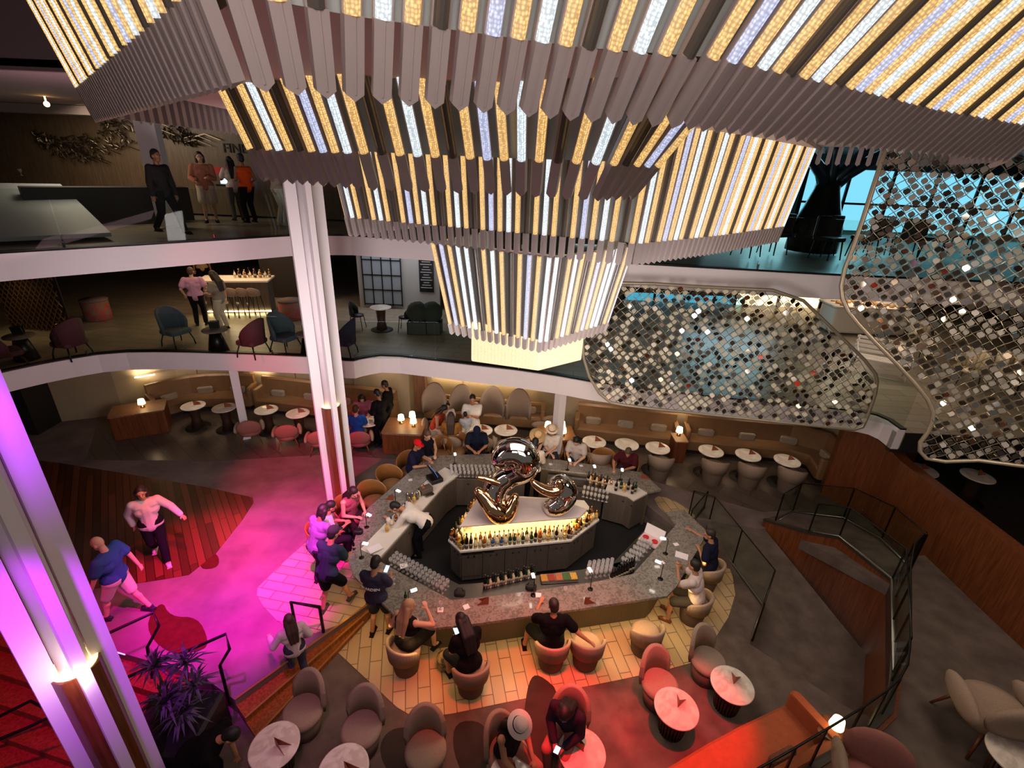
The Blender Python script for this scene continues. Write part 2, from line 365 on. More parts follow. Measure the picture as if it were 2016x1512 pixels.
inlay('floor_tile_front', [(735, 1186), (640, 1262), (730, 1345), (800, 1410), (850, 1414), (1010, 1380), (1290, 1325), (1380, 1300), (1450, 1190), (1440, 1120), (1400, 1040), (1345, 1000), (1290, 1090), (850, 1200)], 0, 'tile', 1, .008)
inlay('floor_tile_walk', [(1284, 985), (1300, 975), (1345, 995), (1376, 1022), (1340, 1040)], F1, 'tile', 1, .008)
inlay('floor_carpet_green', [(760, 1440), (800, 1430), (830, 1445), (815, 1512), (770, 1530), (745, 1480)], 0, 'dark_carpet', 2, .009)
inlay('floor_carpet_blue', [(895, 1420), (950, 1420), (965, 1460), (950, 1560), (930, 1560), (890, 1480)], 0, 'dark_carpet', 2, .0095)
inlay('floor_carpet_plum', [(1040, 1340), (1060, 1325), (1110, 1370), (1080, 1560), (1010, 1560), (1030, 1420)], 0, 'dark_carpet', 2, .009)
# steps down from the plaza to the lounge
dirv = (step_b-step_a).normalized(); nrm = Vector((dirv.y, -dirv.x, 0))
step_r = W(716, 1228, .05)
for k, (z, m) in enumerate(((.21, 'wood_step'), (.105, 'wood_step'))):
    a, c = step_a, step_b; e = step_a+nrm*(.3*(k+1)); f = step_b.lerp(step_r, (k+1)/2); b = MB()
    b.prism([(a.x, a.y), (c.x, c.y), (f.x, f.y), (e.x, e.y)], -.05, z)
    struct(b.build('floor_step', m))
b = MB()
for k, z in enumerate((F1+.012, .215, .11)):
    e = step_a+nrm*(.3*k); f = step_b.lerp(step_r, k/2); d = f-e; b.box(((e.x+f.x)/2, (e.y+f.y)/2, z), (hypot(d.x, d.y), .03, .012), atan2(d.y, d.x))
struct(b.build('trim_1', mat('nosing', '#c08a4a', .3, metal=.6)))
# stair on the lower left with lit nosings
sd = (q[1]-q[0]).normalized(); sn = Vector((sd.y, -sd.x, 0))
for k in range(9):
    z = F1-.16*(k+1); a = q[0]-sd*4.5+sn*(.3*k); c = q[1]+sn*(.3*k)-sd*.25; e = sn*.32; b = MB()
    b.prism([(a.x, a.y), (c.x, c.y), (c.x+e.x, c.y+e.y), (a.x+e.x, a.y+e.y)], z-.3, z); struct(b.build('floor_stair', 'wood'))
    for s0, s1, m in ((0, 2.6, 'redstrip'), (3.3, 4.9, 'purstrip')):
        if (k in (0, 1) and m == 'purstrip') or (k in (1, 3) and m == 'redstrip'):
            b = MB(); mid = q[0]-sd*4.5+sd*((s0+s1)/2)+sn*(.3*k); b.box((mid.x, mid.y, z+.15), (s1-s0, .02, .018), atan2(sd.y, sd.x))
            tag(b.build('step_light', m), 'glowing %s strip light under the nosing of the %s stair tread beside the left column' % ('purple' if m == 'purstrip' else 'red', ['top', 'second', 'third', 'fourth'][k]), 'strip light')
# sunken floor below stair
b = MB(); b.prism([(-16, -2), (-3.4, -2), (-3.4, 3.2), (-16, 6)], -1.6, -1.15); struct(b.build('floor_lower', 'plaza_carpet'))
# ramp going down between the platform and the wooden wall
A, B_, C_, D_ = W(1385, 1003, F1), W(1500, 1035, F1), W(1715, 1300, -.38), W(1700, 1450, -.45)
E_ = W(1455, 1290, -.38)
b = MB(); b.add([A, B_, C_, D_, E_, A-Vector((0, 0, .3)), B_-Vector((0, 0, .3)), C_-Vector((0, 0, .3)), D_-Vector((0, 0, .3)), E_-Vector((0, 0, .3))], [(0, 4, 3, 2, 1), (5, 6, 7, 8, 9), (0, 1, 6, 5), (1, 2, 7, 6), (2, 3, 8, 7), (3, 4, 9, 8), (4, 0, 5, 9)])
struct(b.build('floor_ramp', 'carpet'))
# terrace on the right with its wooden retaining wall
TZ = .95
rw = [W(1502, 1026, .45), W(1590, 1052, .75), W(1650, 1062, .9), W(1752, 1150, TZ)]+[Vector((x, y, TZ)) for x, y in ((5.95, 5.1), (5.49, 4.55), (4.9, 4.2), (3.65, 3.62), (2.93, 3.3), (2.2, 3.0))]
ter = [(p.x, p.y) for p in rw[3:]]+[(3.5, 1), (16, 1), (16, 8.2), (11, 8.2), (W(1790, 1113, TZ).x+.2, W(1790, 1113, TZ).y+.25)]
b = MB(); b.prism(ter, TZ-.25, TZ); struct(b.build('floor_terrace', 'carpet'))
rb = MB(); P = [W(1500, 1022, F1), W(1668, 985, F1), W(1795, 1112, TZ), W(1752, 1152, TZ)]
rb.add(P+[p-Vector((0, 0, .25)) for p in P], [(0, 3, 2, 1), (4, 5, 6, 7), (0, 1, 5, 4), (1, 2, 6, 5), (2, 3, 7, 6), (3, 0, 4, 7)]); struct(rb.build('floor_ramp_back', 'carpet'))
ztop = [.47, .77, .92]+[1.0]*7
struct(wallstrip('wall_ramp', [(p.x, p.y) for p in rw], -.8, ztop, .12, 'wood'))
struct(wallstrip('trim_2', [(p.x, p.y) for p in offset([(p.x, p.y) for p in rw], -.02)], [z for z in ztop], [z+.05 for z in ztop], .09, mat('darksteel', '#4a4540', .35, metal=.6)))
# curved wooden wall rising behind the right hand terrace
bw = [W(1617, 972, F1), Vector((8.62, 9.75, 0)), Vector((8.52, 9.2, 0)), Vector((8.5, 8, 0)), Vector((8.5, 6.3, 0)), Vector((8.6, 2.5, 0))]
tops = [1.78+F1, 1.6+F1, 0, 0, 0, 0]
zt = []
for p, (tx, ty) in zip(bw, ((1660, 850), (1765, 900), (1850, 975), (1945, 1038), (2075, 1150), (2270, 1310))):
    r = ray(tx, ty); d = hypot(p.x, p.y); zt.append(CAMH+r.z*d/hypot(r.x, r.y))
zt = [2.56, 2.3, 2.3, 2.3, 2.3, 2.3]
struct(wallstrip('wall_right', [(p.x, p.y) for p in bw], .1, zt, .25, 'wood'))
bwo = offset([(p.x, p.y) for p in bw], .15)
b = MB(); b.prism([(p.x, p.y) for p in bwo[1:]]+[(22, 8), (22, 20), (10.2, 20)], .75, .95); struct(b.build('floor_upper_right', 'dark_carpet'))
# column of wood at the end of the banquettes
wc = [W(1616, 972, F1), W(1700, 992, F1), W(1780, 975, F1), W(1790, 900, F1)]
struct(wallstrip('wall_end', [(wc[0].x, wc[0].y), (wc[1].x, wc[1].y), (wc[1].x+.9, wc[1].y+.1)], F1, 2.6, .3, 'wood'))
# ------------------------------------------------------------------ decks
def deck(nm, edge, z, th, back, fasc):
    E = [(W(x, y, z).x, W(x, y, z).y) for x, y in edge]
    Ei = [tuple(p) for p in offset(E, .08)]
    b = MB(); b.prism(Ei+[(22, Ei[-1][1]), (22, back), (-20, back), (-20, Ei[0][1])], z-th+.02, z-.06); struct(b.build('floor_'+nm, 'deck_floor'))
    struct(wallstrip('trim_'+fasc, E, z-th, z, .16, 'fascia'))
    struct(wallstrip('trim_'+fasc+'0', offset(E, .05), z, z+.035, .12, 'blackmetal'))
    return E
e2 = smooth_poly([(-420, 830), (-150, 772), (0, 735), (110, 712), (220, 695), (330, 694), (480, 698), (640, 705), (690, 714), (715, 707), (760, 700), (870, 713), (1060, 735), (1200, 760), (1500, 795), (1690, 812), (1735, 822), (1768, 846)], 1)
E2 = deck('mid', [(p.x, p.y) for p in e2], 3.05, .47, 24, '3')
E3 = deck('top', [(-300, 520), (0, 500), (300, 482), (590, 464), (690, 465), (860, 476), (1050, 497), (1240, 520), (1640, 543), (2016, 560), (2500, 580)], 6.1, .46, 24, '4')
b = MB(); b.prism([E2[-1], (22, E2[-1][1]-.2), (22, E2[-1][1]+1), E2[-2]], 2.5, 2.98); struct(b.build('floor_mid_right', 'dark'))
# deck glass, in panels with a slim clamp at each joint
def glassrail(E, z, h, step, name, label, m='glass', rail=False, d=.1, posts=False):
    P = offset(E, d); L = sum((Vector(a)-Vector(b)).length for a, b in zip(P, P[1:])); n = max(2, int(L/step)+1)
    R = resample(P, n); t = thing(name, (R[0].x, R[0].y, z), label, 'glass railing'); o = Vector((R[0].x, R[0].y))
    for a, c in zip(R, R[1:]):
        m_ = (a+c)/2-o; v = c-a; g = MB(); g.box((m_.x, m_.y, h/2), (v.length-.02, .014, h-.02), atan2(v.y, v.x)); g.build('glass_panel', m, t)
    for a in R[1:-1] if not posts else R:
        g = MB(); g.box((a.x-o.x, a.y-o.y, (h if posts else .1)/2), (.03, .03, h if posts else .1)); g.build('post' if posts else 'clamp', 'blackmetal' if posts else 'steel', t)
    if rail:
        g = MB(); g.tube([(a.x-o.x, a.y-o.y, h+.01) for a in R], .022, 6); g.build('handrail', 'blackmetal', t)
    return t
glassrail(E2, 3.08, 1.02, 2.2, 'glass_balustrade', 'long frameless glass balustrade along the middle deck edge', rail=False)
glassrail(E3, 6.13, 1.02, 2.4, 'glass_balustrade', 'long frameless glass balustrade along the top deck edge', rail=False)
# ceilings and walls
b = MB(); b.prism([(-20, 8.5), (22, 8.5), (22, 24), (-20, 24)], 8.9, 9.0); struct(b.build('ceiling', 'ceil'))
b = MB(); b.prism([(-20, -3), (22, -3), (22, 8.5), (-20, 8.5)], 9.9, 10); b.box((1, 8.55, 9.4), (42, .1, 1.1)); struct(b.build('ceiling_high', mat('ceil_dark', '#5f4d4d', .8)))
b = MB(); b.box((1, 24.1, 5), (42, .2, 10)); b.box((-20, 12, 5), (.2, 26, 13)); b.box((22, 12, 5), (.2, 26, 10)); struct(b.build('wall_back', 'dark'))
# wood wall of the top deck with its lettering
b = MB(); b.box((-12, 16.1, 7.5), (16.5, .2, 2.8)); b.box((-3.75, 17.9, 7.5), (.2, 3.6, 2.8)); struct(b.build('wall_top', mat('grey_wood', '#6f5c4a', .4, kind='wood', col2='#54452f')))
b = MB(); b.box((-8, 15.4, 8.78), (24, .5, .22)); struct(b.build('trim_5', 'ceil'))
# banquette back wall of the lower level, seen under the middle deck
bwall = [W(225, 836, F1), W(318, 782, F1), W(388, 752+24, F1), W(500, 778, F1), W(785, 812, F1), W(805, 800, F1), W(1060, 805, F1), W(1085, 835, F1), W(1340, 856, F1), W(1588, 880, F1), W(1662, 935, F1)]
BWL = [(-14.2, 12.4), (-12.0, 13.3), (-10.8, 14.3), (-9.6, 14.65), (-8, 14.6), (-5.8, 14.25), (-3.2, 13.85), (-3.1, 14.75), (1.4, 14.25), (1.5, 13.6), (5.0, 13.15), (9.15, 12.8), (9.1, 10.9)]
struct(wallstrip('wall_banquette', BWL, F1-.1, 2.6, .15, 'wallpanel'))
w_ = MB()
for i, (x, y) in enumerate([(-10.2, 14.45), (-8.8, 14.6), (-7, 14.42), (-5, 14.1), (-1.6, 14.57), (-.6, 14.46), (.5, 14.34), (2.5, 13.45), (4.1, 13.25), (6.2, 13.05), (7.7, 12.92)]): w_.box((x, y-.005, 1.75), (.012, .03, 1.7))
struct(w_.build('trim_6', 'wood_light'))
b = MB(); b.prism([(-20, 11.9), (-13.4, 11.9), (-13.6, 17), (-20, 17)], F1, 2.6); struct(b.build('wall_left', 'dark'))
# ------------------------------------------------------------------ chandelier
CH = thing('chandelier', (.5, 6.8, 9.8), 'huge tiered chandelier of hanging lit acrylic rods in gold and white over the bar', 'chandelier')
OC = Vector(CH.location)
def loc_(p): return Vector(p)-OC
def rod_mesh(L, tip, w, led, nm):
    """rod hanging from the origin down -Z, outer face towards -Y"""
    b = MB(); h = w/2; d = w*.8
    b.m = 0
    # back body with a pointed end
    def seg(z0, z1, ww, y0, y1):
        b.add([(-ww, y0, z0), (ww, y0, z0), (ww, y1, z0), (-ww, y1, z0), (-ww, y0, z1), (ww, y0, z1), (ww, y1, z1), (-ww, y1, z1)],
              [(0, 1, 2, 3), (7, 6, 5, 4), (4, 5, 1, 0), (5, 6, 2, 1), (6, 7, 3, 2), (7, 4, 0, 3)])
    seg(-tip, -L, h, -d*.35, d*.5)                       # tip body, full width
    b.add([(-h, -d*.35, -L), (h, -d*.35, -L), (h, d*.5, -L), (-h, d*.5, -L), (0, -d*.35, -L-w*.35), (0, d*.5, -L-w*.2)], [(0, 1, 4), (1, 2, 5, 4), (2, 3, 5), (3, 0, 4, 5)])
    b.add([(-h*.12, -d*.42, -tip), (h*.12, -d*.42, -tip), (h*.12, -d*.42, -L), (-h*.12, -d*.42, -L)], [(0, 3, 2, 1)])
    seg(0, -tip, h*1.02, d*.1, d*.5)
    b.m = 1                                               # fluted lit front
    prof = []
    for k in range(7):
        a = pi+pi*k/6; prof.append((h*.82*cos(a), d*.1+d*.62*sin(a)))
    n = len(prof)
    vs = [(x, y, 0) for x, y in prof]+[(x, y, -tip+.0) for x, y in prof]
    b.add(vs, [(i, i+1, n+i+1, n+i) for i in range(n-1)]+[tuple(range(n, 2*n))])
    m = bpy.data.objects.new(nm, None)
    me = b.build(nm, ['rod', led])
    bpy.data.objects.remove(m); return me
SEQ = ['led_gold', 'led_white', 'led_gold', 'rod_dark', 'led_gold', 'led_blue', 'led_gold', 'led_white', 'led_gold', 'rod_dark']
def tier(nm, bot, zb, zt, lean, step, tipl, w, plate_z=None, inset=.15, closed_from=None, maxn=100, cen=(.6, 7)):
    """bot: plan polyline of the rod bottoms, outward side to the right of travel"""
    mt = offset(bot, 1.0); lean = lean if isinstance(lean, list) else [lean]*len(bot)
    out = [Vector(p[:2])-(m-Vector(p[:2])).normalized()*l*(zt-zb) for p, m, l in zip(bot, mt, lean)]
    L0 = sum((Vector(a)-Vector(c)).length for a, c in zip(bot, bot[1:])); n = min(maxn, int(L0/step)+1)
    # parameterise both polylines segment by segment so corners stay corners
    T = MB(); outv = out; inn = offset(bot, .06); inno = offset([tuple(p) for p in out], .07)
    for i in range(len(bot)-1):
        k = tipl/(zt-zb); lo = [inn[j].lerp(inno[j], k) for j in (i, i+1)]; zz = zb+tipl
        T.add([(inno[i].x-OC.x, inno[i].y-OC.y, zt-OC.z), (inno[i+1].x-OC.x, inno[i+1].y-OC.y, zt-OC.z), (lo[1].x-OC.x, lo[1].y-OC.y, zz-OC.z), (lo[0].x-OC.x, lo[0].y-OC.y, zz-OC.z)], [(0, 3, 2, 1)])
    tr = T.build(nm, mat('backing', '#c8d0cc', .4), CH)
    so = tr.modifiers.new('solid', 'SOLIDIFY'); so.thickness = .015
    cache = {}; R = resample([Vector(p) for p in bot], n)
    cum = [0]
    for a, c in zip(bot, bot[1:]): cum.append(cum[-1]+(Vector(c)-Vector(a)).length)
    for k, p in enumerate(R):
        s = cum[-1]*k/(n-1); i = 0
        while i < len(bot)-2 and cum[i+1] < s: i += 1
        t = (s-cum[i])/(cum[i+1]-cum[i]); top = outv[i].lerp(outv[i+1], t)
        a = Vector((top.x, top.y, zt)); bb = Vector((p.x, p.y, zb)); L = (a-bb).length
        c = SEQ[k % 10] if not (nm == 'fourth_tier' and k % 10 == 8) else 'led_white'
        tdir = (Vector(bot[i+1])-Vector(bot[i])).normalized()
        key = (c,)
        if key not in cache: o = rod_mesh(L, L-tipl, w, c, 'rod'); cache[key] = (o, L)
        else:
            o0, L1 = cache[key]; o = o0.copy(); COL.objects.link(o)
        L1 = cache[key][1]
        zax = (a-bb).normalized(); xax = Vector((tdir.x, tdir.y, 0)); yax = zax.cross(xax).normalized(); xax = yax.cross(zax).normalized()
        M = Matrix(((xax.x, yax.x, zax.x, 0), (xax.y, yax.y, zax.y, 0), (xax.z, yax.z, zax.z, 0), (0, 0, 0, 1)))
        setp(o, tr); o.matrix_local = Matrix.Translation(loc_(a)) @ M @ Matrix.Diagonal((1, 1, L/L1, 1))
    return tr
def V2(x, y, z): p = W(x, y, z); return (p.x, p.y)
zb1 = 8.05
T1 = [V2(190, 235, zb1), V2(462, 156, zb1)] + [V2(*p, zb1) for p in ((704, 184), (1117, 222), (1340, 238), (1560, 265), (1760, 290), (1985, 312))]
T1.append((5.7, 6.6))
tier('upper_tier', T1, zb1, 9.6, [.26, .45, .4, .55, .85, .9, .8, .65, .6], .1085, .25, .074, maxn=112)
zb2 = 7.62
T2 = [(-2.3, 6.0), V2(514, 350, zb2), V2(715, 365, zb2), V2(999, 375, zb2), V2(1172, 386, zb2), (.98, 4.6)]
tier('second_tier', T2, zb2, 8.4, [.25, .33, .5, .7, 1.0, .8], .135, .25, .08)
zb3 = 6.8
T3 = [(-1.6, 9.2), V2(690, 462, zb3), V2(850, 478, zb3), V2(1245, 520, zb3), V2(1400, 498, zb3), V2(1530, 474, zb3), (3.9, 10.0)]
tier('third_tier', T3, zb3, 8.3, .15, .105, .25, .072, maxn=98)
zb4 = 5.35
T4 = [(-.3, 8.9), V2(887, 655, zb4), V2(1065, 692, zb4), V2(1190, 652, zb4), (1.3, 9.3)]
tier('fourth_tier', T4, zb4, 6.75, .2, .115, .16, .07)
# plates the tiers hang from
def plate(poly, z, th, m='plate', nm='ceiling_plate'):
    b = MB(); b.prism([(x-OC.x, y-OC.y) for x, y in poly], z-OC.z, z+th-OC.z); return b.build(nm, m, CH)
back1 = [(5.7, 6.6), (6.4, 8.9), (4.6, 10.0), (-1.5, 11.2), (-4.0, 8.7)]
P1 = [tuple(p) for p in offset(T1[:-1]+[tuple(p) for p in back1], .12, True)]
plate(P1, 8.34, .1)
plate([V2(1298, 250, 8.3), V2(1525, 238, 8.3), V2(1624, 300, 8.3), (3.5, 8.9), (-1.4, 8.6), (-2.3, 6.5), (-1.2, 5.2)], 8.28, .08)
P2 = [tuple(p) for p in offset(T2, .12)]
plate(P2, 7.9, .06)
P3 = [tuple(p) for p in offset(T3, .1)]
plate(P3, 7.03, .05)
# tips of the far side of the upper tier
rt = MB(); cb = [(5.7, 6.6)]+back1[1:]+[T1[0]]
for a, c in zip(cb, cb[1:]):
    a, c = Vector(a), Vector(c); L = (c-a).length; n = int(L/.15); d = (c-a).normalized(); ang = atan2(d.y, d.x)
    for k in range(n):
        p = a+d*(L*k/n); rt.box((p.x-OC.x, p.y-OC.y, 8.25-OC.z), (.07, .055, .34), ang); rt.add([(p.x-OC.x-.035*cos(ang), p.y-OC.y-.035*sin(ang), 8.08-OC.z), (p.x-OC.x+.035*cos(ang), p.y-OC.y+.035*sin(ang), 8.08-OC.z), (p.x-OC.x, p.y-OC.y, 8.05-OC.z)], [(0, 1, 2)])
o = rt.build('far_rod', mat('frost', '#a79a9a', .3, spec=.6), CH); o['kind'] = 'stuff'
# glowing core
C4 = [V2(927, 712, 4.95), V2(1060, 731, 4.95), V2(1144, 710, 4.95), (1.25, 8.4), (-.5, 8.4)]
b = MB(); b.prism([(x-OC.x, y-OC.y) for x, y in C4], 4.95-OC.z, 5.6-OC.z); b.build('glowing_core', 'core', CH, bevel=.03)
b = MB(); b.box((0, .4, -1.0), (1.6, 1.4, 2.2)); b.build('inner_frame', 'backing', CH)
# ------------------------------------------------------------------ columns
def column(x, y, z0, z1, label, rz, wood=2.8, s=1.0, rotz=0):
    t = thing('column', (x, y, z0), label, 'column', 'tall finned columns of the atrium', rz)
    b = MB(); b.lathe([(.235*s, 0), (.235*s, wood-z0), (.19*s, wood-z0)], seg=8, smooth=False); b.build('wood_base', 'wood', t)
    b = MB()
    for k in range(4):
        a = pi/4+k*pi/2; b.box((.24*s*cos(a), .24*s*sin(a), (z1-z0)/2), (.2*s, .105*s, z1-z0), a)
    b.build('fin', 'fascia', t)
    b = MB(); b.lathe([(.13*s, wood-z0), (.13*s, z1-z0)], seg=16); b.build('shaft', 'fascia', t)
    b = MB(); b.lathe([(.15*s, wood-z0+.001), (.2*s, wood-z0+.001), (.2*s, wood-z0+.012), (.15*s, wood-z0+.012)], seg=24); b.build('light_ring', mat('ring', '#ffe7b0', emit=1.6, ecol='#ffdf9c'), t)
    return t
c1 = W(650, 797, 2.8); column(c1.x, c1.y, F1, 9.0, 'tall white finned column with wooden base on the plaza beside the bar', radians(-8))
c2 = W(146, 1308, 2.8); column(c2.x, c2.y, -1.15, 9.9, 'tall white finned column glowing purple in the lower left corner', radians(14))
light('POINT', (c2.x+.3, c2.y-.3, 2.9), 5, (1, .75, .8), size=.03)
light('SPOT', (-3.4, 1.6, 6.0), 800, PUR, (c2.x-.1, c2.y, 3.0), .1, 34, .8)
light('SPOT', (-6.0, 5.5, 5.5), 250, (.6, .1, 1), (c1.x, c1.y, 1.6), .1, 20, .8)
b = MB()
for (x, y, z) in ((1100, 845, 1.6), (462, 790, 1.6)):
    p = W(x, y, z)+Vector((0, .22, 0)); b = MB(); b.box((0, 0, 1.15), (.2, .24, 2.3), .5); o = b.build('column', 'fascia', None, (p.x, p.y, F1))
    tag(o, 'slim square white column %s' % ('behind the curve of the bar with lamps beside it' if x > 800 else 'standing between the banquette tables at the far left'), 'column')
p = W(330, 420, 6.4); b = MB(); b.box((0, 0, 1.4), (.42, .42, 2.8), .3); tag(b.build('column', 'fascia', None, (p.x, p.y, 6.1)), 'plain white square column on the top deck behind the visitors', 'column')
# ------------------------------------------------------------------ mesh screens
def inpoly(x, y, P):
    c = False; n = len(P)
    for i in range(n):
        a, b2 = P[i], P[i-1]
        if (a[1] > y) != (b2[1] > y) and x < (b2[0]-a[0])*(y-a[1])/(b2[1]-a[1])+a[0]: c = not c
    return c
def screen(name, label, Q1, Q2, outline, pitch, seed, closed=True, fill=.8, fr=.035, rnd=1):
    rg = random.Random(seed); u = Vector((Q2[0]-Q1[0], Q2[1]-Q1[1])).normalized(); nn = Vector((u.y, -u.x))
    if nn.y > 0: nn = -nn
    P = []
    for x, y in outline:
        p = WP(x, y, Q1, Q2); P.append(((p.x-Q1[0])*u.x+(p.y-Q1[1])*u.y, p.z))
    P = smooth_poly(P, rnd, True); P = [(p[0], p[1]) for p in P]
    o3 = Vector((Q1[0]+u.x*P[0][0], Q1[1]+u.y*P[0][0], min(p[1] for p in P)))
    def to(a, z, d=0): return Vector((Q1[0]+u.x*a+nn.x*d, Q1[1]+u.y*a+nn.y*d, z))-o3
    t = thing(name, o3, label, 'screen')
    b = MB(); b.tube([to(*p) for p in P], fr, 6, closed=True); b.build('frame', mat('champagne', '#a89c86', .4, metal=.5), t)
    u0, u1 = min(p[0] for p in P), max(p[0] for p in P); z0, z1 = min(p[1] for p in P), max(p[1] for p in P)
    wires = MB(); pl = []; PM = (mat('pearl'+str(seed), '#cfc6ac' if seed == 3 else '#8f8a80', .35), mat('mirror', '#c7c2b8', .08, metal=1), mat('smoke', '#5e564a', .15, metal=.8)); nu, nz = int((u1-u0)/pitch)+1, int((z1-z0)/pitch*1.0)+1
    def nd(i, j): return u0+i*pitch+(pitch/2 if j % 2 else 0), z0+j*pitch*.5
    jit = {}
    def nj(i, j):
        if (i, j) not in jit: jit[(i, j)] = (rg.uniform(-.012, .012), rg.uniform(-.012, .012), rg.uniform(-.015, .015))
        a, z = nd(i, j); q = jit[(i, j)]; return a+q[0], z+q[1], q[2]
    for j in range(2*nz+1):
        for i in range(-1, nu+1):
            a, z, d = nj(i, j)
            for di in ((0, -1) if j % 2 == 0 else (1, 0)):
                a2, z2, d2 = nj(i+di, j+1)
                if inpoly(a, z, P) and inpoly(a2, z2, P): wires.tube([to(a, z, d), to((a+a2)/2+rg.uniform(-.01, .01), (z+z2)/2, rg.uniform(-.02, .02)), to(a2, z2, d2)], .0065, 4)
            ca, cz = a, z+pitch*.5
            if inpoly(ca, cz, P) and inpoly(ca, cz+pitch*.35, P) and inpoly(ca, cz-pitch*.35, P) and rg.random() < fill:
                h = pitch*.34; k = rg.choices((0, 1, 2), (5, 3, 3))[0]; th = rg.uniform(-.5, .5); ph = rg.uniform(-.6, .6)
                ex = Vector((u.x, u.y, 0))*cos(th)+Vector((nn.x, nn.y, 0))*sin(th); ez = Vector((0, 0, 1))*cos(ph)+Vector((nn.x, nn.y, 0))*sin(ph)
                n3 = ex.cross(ez).normalized()*.004; c = to(ca, cz, rg.uniform(-.01, .03))
                vs = [c+ex*s*h*q+ez*r*h for s, r, q in ((0, -1, 1), (1, -.25, .85), (1, .35, .9), (0, 1, 1), (-1, .35, .9), (-1, -.25, .85))]
                pl.append((k, MB().add([v+n3 for v in vs]+[v-n3 for v in vs], [tuple(range(6)), tuple(range(11, 5, -1))]+[(i2, (i2+1) % 6+0, (i2+1) % 6+6, i2+6)[::-1] for i2 in range(6)])))
    wires.build('wire_net', mat('wire', '#8c8069', .4, metal=.7), t)
    rg.shuffle(pl); rest = MB()
    for q, (k, m_) in enumerate(pl):
        if q < 100: m_.build('mirror_tile', PM[k], t)
        else:
            rest.m = k; rest.add(m_.v, m_.f)
    o = rest.build('mirror_tile', PM, t); o['kind'] = 'stuff'
    return t
screen('mesh_screen', 'shorter wire mesh screen with small mirrored tiles hanging over the middle deck', (2.18, 9.75), (7.33, 9.16),
       [(1140, 560), (1146, 640), (1150, 725), (1190, 790), (1240, 800), (1450, 822), (1640, 842), (1695, 847), (1708, 820), (1728, 760), (1722, 728), (1640, 648), (1562, 573), (1400, 566), (1250, 556)], .17, 3)
screen('mesh_screen', 'taller wire mesh screen of dark mirrored tiles at the right edge', (5.6, 7.9), (9.3, 5.9),
       [(1760, 250), (1728, 340), (1690, 460), (1655, 550), (1660, 600), (1700, 650), (1790, 740), (1838, 800), (1835, 840), (1805, 880), (1830, 910), (1960, 905), (2200, 960), (2400, 800), (2400, 250)], .155, 5, fill=.8)
# ------------------------------------------------------------------ fittings of the upper decks
def tagd(b, name, m, label, cat, group=None, loc=None, bevel=0): return tag(b.build(name, m, None, loc, bevel=bevel), label, cat, group)
# top deck, left: wall lettering, botanical relief, pale plinth
def text(body, size, m, parent, loc, rot, ext=.004, nm='lettering'):
    c = bpy.data.curves.new('lettering', 'FONT'); c.body = body; c.size = size; c.extrude = ext; c.align_x = 'CENTER'; c.align_y = 'CENTER'
    tmp = bpy.data.objects.new('tmp', c); COL.objects.link(tmp); bpy.context.view_layer.update()
    me = bpy.data.meshes.new_from_object(tmp.evaluated_get(bpy.context.evaluated_depsgraph_get())); bpy.data.objects.remove(tmp)
    me.materials.clear(); me.materials.append(_M[m]); o = bpy.data.objects.new(nm, me); COL.objects.link(o); o.location = loc; o.rotation_euler = rot
    if parent is not None: setp(o, parent)
    return o
p = WP(462, 293, (-14, 15.97), (0, 15.97)); t = text('FINE', .36, 'dark', None, (p.x, 15.98, p.z), (pi/2, 0, 0), .012, 'wall_lettering')
tag(t, 'dark metal letters FINE on the wooden wall of the top deck', 'lettering')
b = MB(); rg = random.Random(4)
for k in range(420):
    s = rg.random(); x, y = 65+s*330, 262+26*sin(s*7)+rg.uniform(-18, 30)*(.4+sin(s*pi)); q = WP(x, y, (-14, 15.9), (0, 15.9)); a = rg.uniform(0, pi)
    d = Vector((cos(a), rg.uniform(-.5, .2), sin(a)))*rg.uniform(.05, .12); e = Vector((-sin(a), -.4, cos(a)))*.025
    b.add([q-d, q+e+Vector((0, -.02, 0)), q+d, q-e, q+Vector((0, .02, 0))], [(0, 1, 2, 3), (0, 4, 1), (1, 4, 2), (2, 4, 3), (3, 4, 0)])
    if k % 14 == 0: b.tube([q, q+Vector((.35, .0, .1)), q+Vector((.8, -.02, -.05))], .012, 5)
o = b.build('metal_leaf_relief', mat('leafmetal', '#6a5f50', .2, metal=.9)); tag(o, 'wall relief of dark shiny metal leaves along the wooden wall', 'wall art')
tagd(MB().prism([V2(-60, 470, 6.2), V2(218, 458, 6.2), V2(130, 398, 6.5), V2(-60, 398, 6.5)], [6.12]*4, [6.2, 6.2, 6.95, 6.95]), 'display_plinth', mat('pale_grey', '#a3aab0', .5), 'large pale grey sloping plinth on the top deck at far left', 'plinth')
b = MB()
for k in range(16):
    p = W(45+k*20, 352, 6.9); b = MB(); b.lathe([(.02, 0), (.05, .02), (.012, .03), (.012, .09), (.06, .14), (.062, .2)], seg=8)
    tagd(b, 'wall_glass', 'crystal', 'clear glass in the long row along the dark counter of the top deck', 'glass', 'glasses along the top deck counter', (p.x, p.y, 6.98))
a, c = W(30, 372, 6.9), W(360, 372, 6.9)
tagd(MB().box(((a.x+c.x)/2, (a.y+c.y)/2+.1, 6.52), ((c-a).length, .6, .86), atan2(c.y-a.y, c.x-a.x)), 'display_counter', 'dark', 'long dark counter with glasses in front of the wooden wall', 'counter')
tagd(MB().ball((0, 0, 0), .06).cyl((0, 0, 0), (0, 0, .3), .015), 'spotlight', 'glow', 'small lit ceiling spotlight at top left', 'spotlight', None, tuple(WP(92, 205, (-14, 13), (0, 13))))
light('SPOT', tuple(WP(130, 190, (-14, 15), (0, 15))), 60, WW, tuple(WP(140, 250, (-14, 16), (0, 16))), .03, 70, .8)
light('AREA', (-11, 14.0, 8.8), 80, WW, (-10.5, 14.8, 7), 3)
